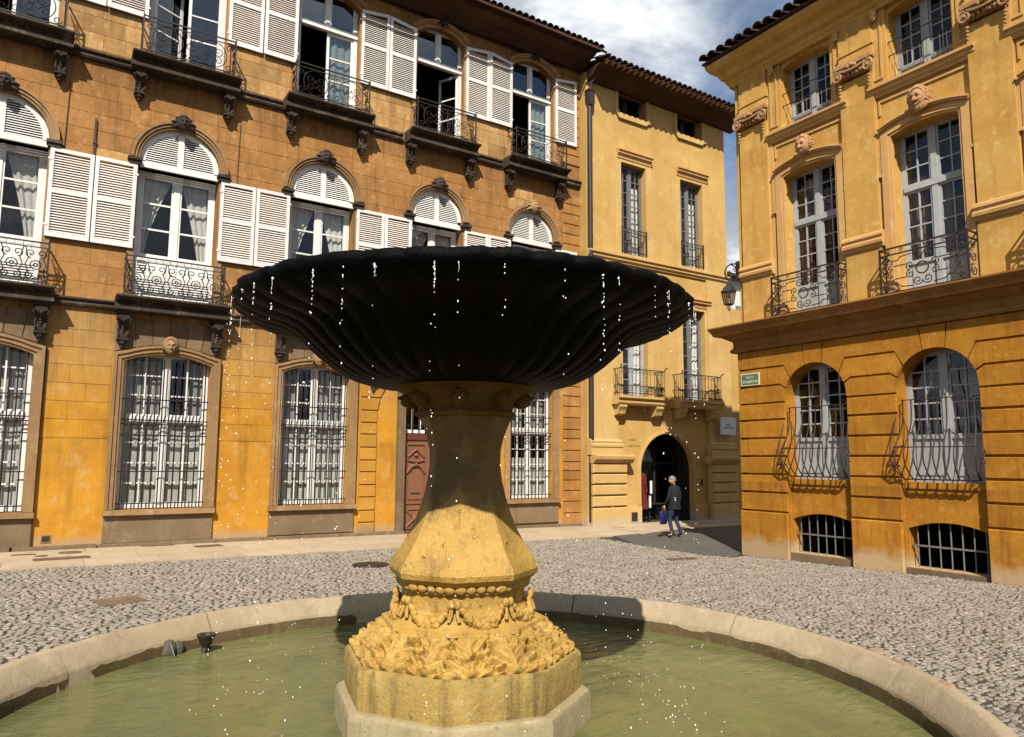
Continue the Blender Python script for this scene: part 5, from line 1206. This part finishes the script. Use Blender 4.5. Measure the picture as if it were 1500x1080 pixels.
def drops():
    mb = MB(); rr = random.Random(21)
    def drop(x, y, z, r_): mb.sph((x, y, z), r_, r_, r_ * rr.uniform(1.0, 2.0), 5, 4)
    for k in range(44):                               # threads of drops under every lobe of the lip
        th = 2 * PI * (k + .5 + rr.uniform(-.3, .3)) / 44; n = rr.randint(8, 30) if rr.random() < .75 else 3
        for q in range(n):
            f = rr.random() ** 2.6; z = 3.05 - f * 2.6; s_ = .003 + .028 * f
            R_ = 1.54 + rr.gauss(0, s_) + .03 * f; t2 = th + rr.gauss(0, s_) / 1.47; drop(R_ * math.cos(t2), R_ * math.sin(t2), z, rr.uniform(.0015, .0036))
        if rr.random() < .55:                           # thin thread of water still hanging from the lip
            l_ = rr.uniform(.03, .14); mb.tube([(1.542 * math.cos(th), 1.542 * math.sin(th), 3.06), (1.543 * math.cos(th + .002), 1.543 * math.sin(th + .002), 3.06 - l_ * .6), (1.545 * math.cos(th), 1.545 * math.sin(th), 3.06 - l_)], .0009, 4, r1=.0005)
        for q in range(rr.randint(0, 8)): z = 3.05 - q * .045 * rr.uniform(.7, 1.3); drop(1.543 * math.cos(th), 1.543 * math.sin(th), z, rr.uniform(.0018, .0032))
    for q in range(120):                              # loose drops falling between
        th = rr.uniform(0, 2 * PI); r_ = rr.uniform(.95, 1.62); z = rr.uniform(.5, 3.0) if r_ > 1.45 else rr.uniform(.5, 2.2); drop(r_ * math.cos(th), r_ * math.sin(th), z, rr.uniform(.0015, .0030))
    for q in range(110):                              # splash where they land
        th = rr.uniform(0, 2 * PI); r_ = 1.5 + rr.gauss(0, .20); drop(r_ * math.cos(th), r_ * math.sin(th), .446 + abs(rr.gauss(0, .05)), rr.uniform(.0018, .0036))
    for cx, cy in ((1.35, -.55), (1.15, -.85), (-.75, -1.35), (.2, -1.55), (1.5, -.1)):
        for q in range(8): drop(cx + rr.gauss(0, .09), cy + rr.gauss(0, .09), .443 + abs(rr.gauss(0, .012)), rr.uniform(.002, .0042))
    o = part('water_drops', mb, m_drop, None, True); o.location = (FC.x, FC.y, 0); o['kind'] = 'stuff'
drops()

# ------------------------------------------------------------------ small things
def small_things():
    # nozzle standing in the pool and stone with a pipe by the rim
    mb = MB(); mb.lathe([(.030, -.42), (.030, .03), (.034, .05), (.05, .065), (.062, .12), (.078, .135), (.082, .15), (.05, .15), (.04, .12)], 16)
    for q in range(3): a = q * 2.1; mb.tube([(.03 * math.cos(a), .03 * math.sin(a), .04), (.075 * math.cos(a), .075 * math.sin(a), -.12), (.08 * math.cos(a), .08 * math.sin(a), -.42)], .014, 5)
    o = tag(part('fountain_nozzle', mb, m_nozzle, None, 40), 'dark bronze funnel nozzle standing out of the green pool water', 'nozzle'); o.location = (1.25, 6.85, .44)
    mb = MB(); rr = random.Random(2)
    for c, r_ in (((0, 0, .03), .10), ((.09, .03, .02), .08), ((-.10, .02, .02), .075)):
        n0 = len(mb.v); mb.sph(c, r_, r_ * .8, r_, 12, 9)
        for i in range(n0, len(mb.v)): v = Vector(mb.v[i]); mb.v[i] = tuple(v + v.normalized() * mnoise.noise(v * 22) * .03)
    o = part('pool_rock', mb, m_rock, None, 50); o.location = (.965, 6.905, .455); o.scale = (.72, .72, .8); tag(o, 'dark lumpy rock against the inner side of the basin rim', 'rock')
    part('hose', MB().tube([(0, -.05, .12), (.02, -.12, .06), (.05, -.16, -.03), (.12, -.22, -.12)], .014, 6), m_nozzle, o, True)
    # downpipe at the end of the townhouse
    T = thing('downpipe', 'dark metal downpipe with square hopper between the townhouse and gateway house', 'downpipe', (15.30, 19.02, 0))
    part('pipe', MB().tube([(0, -.02, .12), (0, -.02, 7), (-.01, -.02, 14.75)], .090, 10), m_lead, T, True)
    mb = MB(); mb.prism([(-.09, 14.6), (.09, 14.6), (.13, 14.75), (.13, 15.1), (-.13, 15.1), (-.13, 14.75)], .09, -.14); mb.box(-.15, .15, -.16, .10, 15.1, 15.16); part('hopper', mb, m_lead, T)
    part('swan_neck', MB().tube([(.02, -.02, 15.1), (.04, -.04, 15.45), (.22, -.28, 15.85), (.36, -.62, 16.18), (.38, -.68, 16.34)], .06, 8), m_lead, T, True)
    for z in (2.5, 5.2, 8.0, 10.8, 13.4): part('pipe_bracket', MB().lathe([(.082, z - .03), (.095, z - .025), (.095, z + .025), (.082, z + .03)], 10, (0, -.02), cap=False), m_lead, T)
    # iron tie rod and cable on the townhouse
    mb = MB(); mb.box(-.022, .022, -.06, -.012, 9.0, 10.25); mb.box(-.032, .032, -.075, -.012, 9.62, 9.70); o = part('wall_anchor', mb, m_rust, None); o.location = (.43, YL, 0); tag(o, 'thin vertical iron wall anchor above the second shutter pair', 'wall anchor')
    o = part('wall_cable', MB().tube([(-.10, -.03, 11.0), (-.13, -.03, 9.2), (-.13, -.03, 8.9)], .012, 5), m_rust, None); o.location = (-.05, YL, 0); tag(o, 'thin dark cable running down below the leftmost upper corbel', 'cable')
    o = part('wall_cable', MB().tube([(3.74, -.03, 11.0), (3.73, -.03, 9.3)], .010, 5), m_rust, None); o.location = (0, YL, 0); tag(o, 'thin dark cable right of the second arched window', 'cable')
    o = part('wall_cable', MB().tube([(-.22, -.05, .1), (-.22, -.05, 2.6), (-.20, -.05, 4.6)], .014, 5), m_rust, None); o.location = (0, YL, 0); tag(o, 'dark tube drawing the shadow line up the yellow pier at the far left', 'cable')  # dark tube added as the shadow line beside the window surround
    mb = MB(); mb.box(-.10, .10, -.012, .0, -.09, .09); mb.box(-.075, .075, -.014, -.012, -.065, .065, 1); o = part('wall_vent', mb, [m_surround, m_ink], None); o.location = (.06, YL, .28); tag(o, 'small square vent low on the yellow townhouse pier', 'vent')
    mb = MB(); mb.box(-.18, .18, -.012, .0, -.19, .20); mb.box(-.14, .14, -.016, -.012, -.15, .16, 1); o = part('wall_vent', mb, [m_midtrim, m_ink], None); o.location = (17.22, YM - .05, .20); tag(o, 'square black vent in the plinth beside the gateway arch', 'vent')
    mb = MB(); mb.box(-.04, .04, -.03, 0, -.12, .12); o = part('door_intercom', mb, m_ink, None); o.location = (20.62, YM, 1.35); tag(o, 'small dark intercom box right of the gateway arch', 'intercom')
    # painted lettering by the gateway: two short unreadable lines
    mb = MB(); rr = random.Random(9)
    for z, x0, n in ((2.82, 17.06, 6), (2.62, 17.02, 11)):
        x = x0
        for q in range(n):
            h = rr.choice((.055, .055, .085)); mb.box(x, x + .012, -.006, 0, z, z + h)
            if rr.random() < .7: mb.box(x + .012, x + .036, -.006, 0, z + rr.choice((0, .024, .043)), z + rr.choice((.012, .036, .055)) if False else z + .055)
            x += .052
    o = part('wall_lettering', mb, m_brownpaint, None); o.location = (0, YM, 0); tag(o, 'two short lines of brown lettering left of the gateway arch', 'lettering')
    # white projecting sign
    T = thing('white_sign', 'white square sign board fixed on the shaded wall right of the gateway', 'sign', (21.78, YM - .32, 3.48))
    mb = MB(); mb.box(-.40, .40, -.04, .04, -.33, .33); part('board', mb, m_signw, T)
    mb = MB(); rr = random.Random(5)
    for z, x0, n in ((.02, -.16, 6), (-.09, -.30, 12)):
        x = x0
        for q in range(n): mb.box(x, x + .034, -.043, -.04, z, z + rr.choice((.035, .05))); x += .05
    part('lettering', mb, m_ink, T); mb = MB(); [mb.box(x - .02, x + .02, .04, .10, z - .02, z + .02) for x in (-.3, .3) for z in (-.2, .2)]; part('fixing', mb, m_iron, T, kind='stuff')
    # street name plate
    T = thing('street_sign', 'green enamel street name plate with cream border on the ochre corner', 'street sign', (XR, YR - .47, 4.10), R(-90))
    mb = MB(); mb.box(-.27, .27, -.178, -.15, -.15, .15); part('border', mb, m_signb, T); mb = MB(); mb.box(-.245, .245, -.182, -.178, -.125, .125); part('plate', mb, m_signg, T)
    for txt, z, s_ in (('PLACE', .025, .075), ("D'ALBERTAS", -.085, .082)):
        cu = bpy.data.curves.new('lettering', 'FONT'); cu.body = txt; cu.size = s_; cu.align_x = 'CENTER'; cu.extrude = .001; cu.materials.append(m_ink2)
        o = bpy.data.objects.new('t', cu); COL.objects.link(o); dg = bpy.context.evaluated_depsgraph_get(); tm_ = bpy.data.meshes.new_from_object(o.evaluated_get(dg)); bpy.data.objects.remove(o); tm_.name = 'lettering'; inst('lettering', tm_, T, (0, -.1835, z), (R(90), 0, 0))
    # wall lantern on a scrolled arm at the corner
    T = thing('wall_lantern', 'black wrought iron lantern hanging from a scrolled arm at the corner', 'lantern', (XR - .40, YR - .08, 5.86))
    part('arm', MB().tube([(.38, 0, .98), (.30, 0, 1.12), (.12, 0, 1.16)] , .018, 6).tube([(.36, 0, 1.22), (.10, 0, 1.17), (-.06, 0, 1.06), (-.12, 0, .92), (-.08, 0, .80), (.02, 0, .76), (.09, 0, .82), (.10, 0, .92), (.04, 0, .97), (-.02, 0, .93)], .020, 6).tube([(x + .30, 0, z + 1.08) for x, _, z in spiral(0, 0, .10, .02, PI, 1.3)], .012, 5).box(.34, .38, -.05, .05, .85, 1.28), m_iron, T, True)
    mb = MB(); mb.tube([(.01, 0, .77), (.01, 0, .66)], .018, 6); mb.lathe([(.02, .68), (.05, .66), (.06, .62), (.13, .56), (.155, .50), (.20, .46), (.205, .445), (.03, .46)], 6); part('lantern_cap', mb, m_iron, T, 30)
    mb = MB()
    for q in range(6):
        a, b = PI / 3 * q, PI / 3 * (q + 1); mb.tube([(.175 * math.cos(a), .175 * math.sin(a), .455), (.115 * math.cos(a), .115 * math.sin(a), .13)], .011, 5)
        for r_, z in ((.175, .455), (.115, .13)): mb.tube([(r_ * math.cos(a), r_ * math.sin(a), z), (r_ * math.cos(b), r_ * math.sin(b), z)], .011, 5)
    mb.tube(ring(0, .06, .07, .06, 12), .009, 5); mb.tube([(0, 0, .13), (0, 0, .0)], .016, 6); mb.sph((0, 0, -.02), .02); mb.lathe([(.115, .13), (.03, .11)], 6); part('lantern_frame', mb, m_iron, T)
    for q in range(6):
        a, b = PI / 3 * q, PI / 3 * (q + 1); p = lambda r_, t_, z: (r_ * math.cos(t_), r_ * math.sin(t_), z)
        mb = MB(); mb.add([p(.17, a, .45), p(.17, b, .45), p(.112, b, .135), p(.112, a, .135)], [(0, 1, 2, 3)]); inst('glass_pane', mb.mesh('glass_pane', m_lampglass, recalc=False), T)
    part('bulb', MB().sph((0, 0, .33), .035, .035, .05).tube([(0, 0, .38), (0, 0, .47)], .02, 6), m_signw, T, True)
    # covers in the paving
    def cover(x, y, w, d, rz, lab, rnd=False, dz=.034, nm='drain_cover', mt=None):
        T_ = MB(); 
        if rnd: T_.lathe([(.001, .006), (w * .8, .006), (w * .84, .001), (w * .88, .006), (w, .006), (w * 1.02, -.02)], 24, cap=False)
        else:
            T_.box(-w, w, -d, d, -.03, .003); n = max(3, int(w / .045))
            for q in range(n): xx = -w + .03 + (2 * w - .06) * (q + .5) / n; T_.box(xx - .012, xx + .012, -d + .03, d - .03, .003, .009)
        o = part(nm, T_, mt or m_grate, None, 30 if rnd else False); o.location = (x, y, gz(x, y) + dz); o.rotation_euler = (0, 0, rz); tag(o, lab, 'cover')
    cover(.36, 17.55, .50, .20, R(2), 'large brown rectangular drain cover in the beige pavement at left'); cover(-.32, 18.55, .22, .10, 0, 'small rectangular cover near the wall at far left')
    cover(.52, 18.55, .22, .16, 0, 'round iron cover near the wall at left', True); cover(-.0, 18.15, .12, .07, 0, 'smallest round cover between the two left drain covers', True)
    cover(2.3, 19.10, .36, .05, 0, 'long narrow grate along the foot of the wall'); cover(3.32, 18.55, .30, .18, R(8), 'dark cover below the second ground floor window')
    cover(5.55, 13.9, .36, .36, 0, 'round dark manhole cover among the cobbles left of the fountain', True, .028, 'manhole_cover', m_iron)
    cover(1.0, 12.1, .30, .26, R(12), 'rough rectangular stone-filled cover in the cobbles at left', False, .026, 'manhole_cover', m_grey); cover(12.1, 11.85, .36, .10, R(-10), 'narrow dark drain in the cobbles by the ochre corner', False, .026)
small_things()

def person():
    T = thing('person', 'person in black jacket and blue jeans walking past the gateway with a blue bag', 'person', (15.25, 15.15, gz(15.25, 15.15) + .035), R(12))
    # joints; local -y is the figure's back (towards the camera)
    J = {'pel': (0, 0, .93), 'sp': (0, .01, 1.10), 'ch': (0, .03, 1.30), 'nk': (0, .04, 1.47), 'hd': (-.005, .06, 1.56),
         'hL': (-.095, 0, .90), 'kL': (-.14, .10, .50), 'aL': (-.17, -.02, .10), 'tL': (-.20, .14, .05), 'hR': (.095, 0, .90), 'kR': (.13, .06, .49), 'aR': (.16, -.10, .11), 'tR': (.20, .06, .05),
         'sL': (-.17, .02, 1.40), 'eL': (-.24, .05, 1.13), 'wL': (-.23, .20, .93), 'sR': (.17, .02, 1.40), 'eR': (.25, -.02, 1.13), 'wR': (.24, .08, .90)}
    Rd = {'pel': .145, 'sp': .14, 'ch': .155, 'nk': .06, 'hd': .055, 'hL': .10, 'kL': .066, 'aL': .048, 'tL': .04, 'hR': .10, 'kR': .066, 'aR': .048, 'tR': .04, 'sL': .075, 'eL': .055, 'wL': .038, 'sR': .075, 'eR': .055, 'wR': .038}
    E_ = [('pel', 'sp'), ('sp', 'ch'), ('ch', 'nk'), ('nk', 'hd'), ('pel', 'hL'), ('hL', 'kL'), ('kL', 'aL'), ('aL', 'tL'), ('pel', 'hR'), ('hR', 'kR'), ('kR', 'aR'), ('aR', 'tR'), ('ch', 'sL'), ('sL', 'eL'), ('eL', 'wL'), ('ch', 'sR'), ('sR', 'eR'), ('eR', 'wR')]
    ks = list(J); me = bpy.data.meshes.new('body'); me.from_pydata([J[k] for k in ks], [(ks.index(a), ks.index(b)) for a, b in E_], [])
    o = bpy.data.objects.new('body', me); COL.objects.link(o); md = o.modifiers.new('skin', 'SKIN'); md2 = o.modifiers.new('sub', 'SUBSURF'); md2.levels = md2.render_levels = 2
    for i, k in enumerate(ks): d = me.skin_vertices[0].data[i]; d.radius = (Rd[k], Rd[k] * (.8 if k in ('pel', 'sp', 'ch') else 1)); d.use_root = (k == 'pel')
    dg = bpy.context.evaluated_depsgraph_get(); nm = bpy.data.meshes.new_from_object(o.evaluated_get(dg)); bpy.data.objects.remove(o)
    nm.name = 'body'; nm.materials.clear(); [nm.materials.append(m_) for m_ in (m_jacket, m_jean, m_skin, m_shoe)]
    for p in nm.polygons:
        c = p.center; p.use_smooth = True
        p.material_index = 3 if c.z < .085 else 1 if (c.z < .88 and abs(c.x) < .21) else 2 if (c.z > 1.485 or (abs(c.x) > .18 and c.z < .94)) else 0
    inst('body', nm, T)
    # head with face turned to the left, hair
    mb = MB(); n, m_ = 16, 14; vs = []
    for i in range(m_ + 1):
        ph = PI * i / m_ - PI / 2
        for k in range(n):
            th = 2 * PI * k / n; d = Vector((math.cos(ph) * math.cos(th), math.cos(ph) * math.sin(th), math.sin(ph))); f = max(0, d.y)
            g = lambda ax, az, sx, sz: math.exp(-((d.x - ax) / sx) ** 2 - ((d.z - az) / sz) ** 2)
            r_ = 1 + f * (.20 * g(0, -.15, .14, .22) - .10 * (g(.35, .08, .15, .12) + g(-.35, .08, .15, .12)) + .05 * g(0, -.5, .25, .08)) + .05 * (abs(d.x) > .9) * g(d.x, -.05, 1, .25)
            vs.append((d.x * .078 * r_, d.y * .098 * r_, d.z * .118 * r_))
    mb.add(vs, [(i * n + k, i * n + (k + 1) % n, (i + 1) * n + (k + 1) % n, (i + 1) * n + k) for i in range(m_) for k in range(n)])
    for s_ in (-1, 1): mb.sph((s_ * .080, -.005, -.01), .012, .02, .032, 6, 5)
    hd = part('head', mb, m_skin, T, True); hd.location = (-.005, .07, 1.625); hd.rotation_euler = (0, 0, R(55))
    mb = MB(); vs = []
    for i in range(9):
        ph = -.25 + (PI / 2 + .25) * i / 8
        for k in range(16): th = 2 * PI * k / 16; dy = math.cos(ph) * math.sin(th); lift = .07 * max(0, dy) * (1 - i / 8); vs.append((.086 * math.cos(ph) * math.cos(th), .106 * dy - .004, .124 * math.sin(ph) + lift + .004))
    mb.add(vs, [(i * 16 + k, i * 16 + (k + 1) % 16, (i + 1) * 16 + (k + 1) % 16, (i + 1) * 16 + k) for i in range(8) for k in range(16)] + [tuple(8 * 16 + k for k in range(16))]); o = part('hair', mb, m_hair, hd, True)
    # jacket hem and collar
    mb = MB(); vs = []
    for z, w, d in ((.80, .205, .165), (.86, .205, .165), (1.0, .19, .15), (1.2, .20, .16), (1.36, .205, .145), (1.44, .13, .10), (1.49, .085, .08)):
        for k in range(20): a = 2 * PI * k / 20; q = 1 + .03 * math.sin(3 * a + z * 9); vs.append((w * q * math.cos(a), d * q * math.sin(a) + .015, z))
    mb.add(vs, [(i * 20 + k, i * 20 + (k + 1) % 20, (i + 1) * 20 + (k + 1) % 20, (i + 1) * 20 + k) for i in range(6) for k in range(20)]); part('jacket', mb, m_jacket, T, True)
    for s_, w in ((-1, (-.23, .21, .90)), (1, (.24, .09, .87))):
        mb = MB(); mb.sph((0, 0, -.04), .022, .035, .05, 8, 6)
        for q, l_ in enumerate((.068, .078, .074, .060)): y = -.027 + q * .018; mb.tube([(0, y, -.07), (s_ * -.006, y + .004, -.07 - l_ * .55), (s_ * -.022, y + .004, -.07 - l_)], .009, 5, r1=.006)
        mb.tube([(0, .03, -.02), (s_ * -.01, .052, -.05), (s_ * -.014, .050, -.085)], .011, 5, r1=.007); o = part('hand', mb, m_skin, T, True); o.location = w
    mb = MB(); vs = []
    for z, w, d in ((-.36, .15, .055), (-.34, .165, .07), (-.15, .16, .07), (-.05, .13, .05), (0, .10, .02)):
        for k in range(14): a = 2 * PI * k / 14; e = (abs(math.cos(a)) ** 3 + abs(math.sin(a)) ** 3) ** (-1 / 3); vs.append((w * e * math.cos(a) + .008 * math.sin(k * 3 + z * 20), d * e * math.sin(a), z))
    mb.add(vs, [(i * 14 + k, i * 14 + (k + 1) % 14, (i + 1) * 14 + (k + 1) % 14, (i + 1) * 14 + k) for i in range(4) for k in range(14)] + [tuple(range(14)), tuple(56 + k for k in range(14))])
    b = part('carrier_bag', mb, m_blue, None, True); b.location = Vector((15.25, 15.15, gz(15.25, 15.15) + .035)) + Matrix.Rotation(R(12), 3, 'Z') @ Vector((-.27, .22, .74)); b.rotation_euler = (0, 0, R(20)); tag(b, 'shiny blue carrier bag held in the walking person\'s hand', 'bag')
    part('handle', MB().tube([(-.06, 0, -.01), (-.03, 0, .07), (.03, 0, .07), (.06, 0, -.01)], .008, 5), m_blue, b)
person()
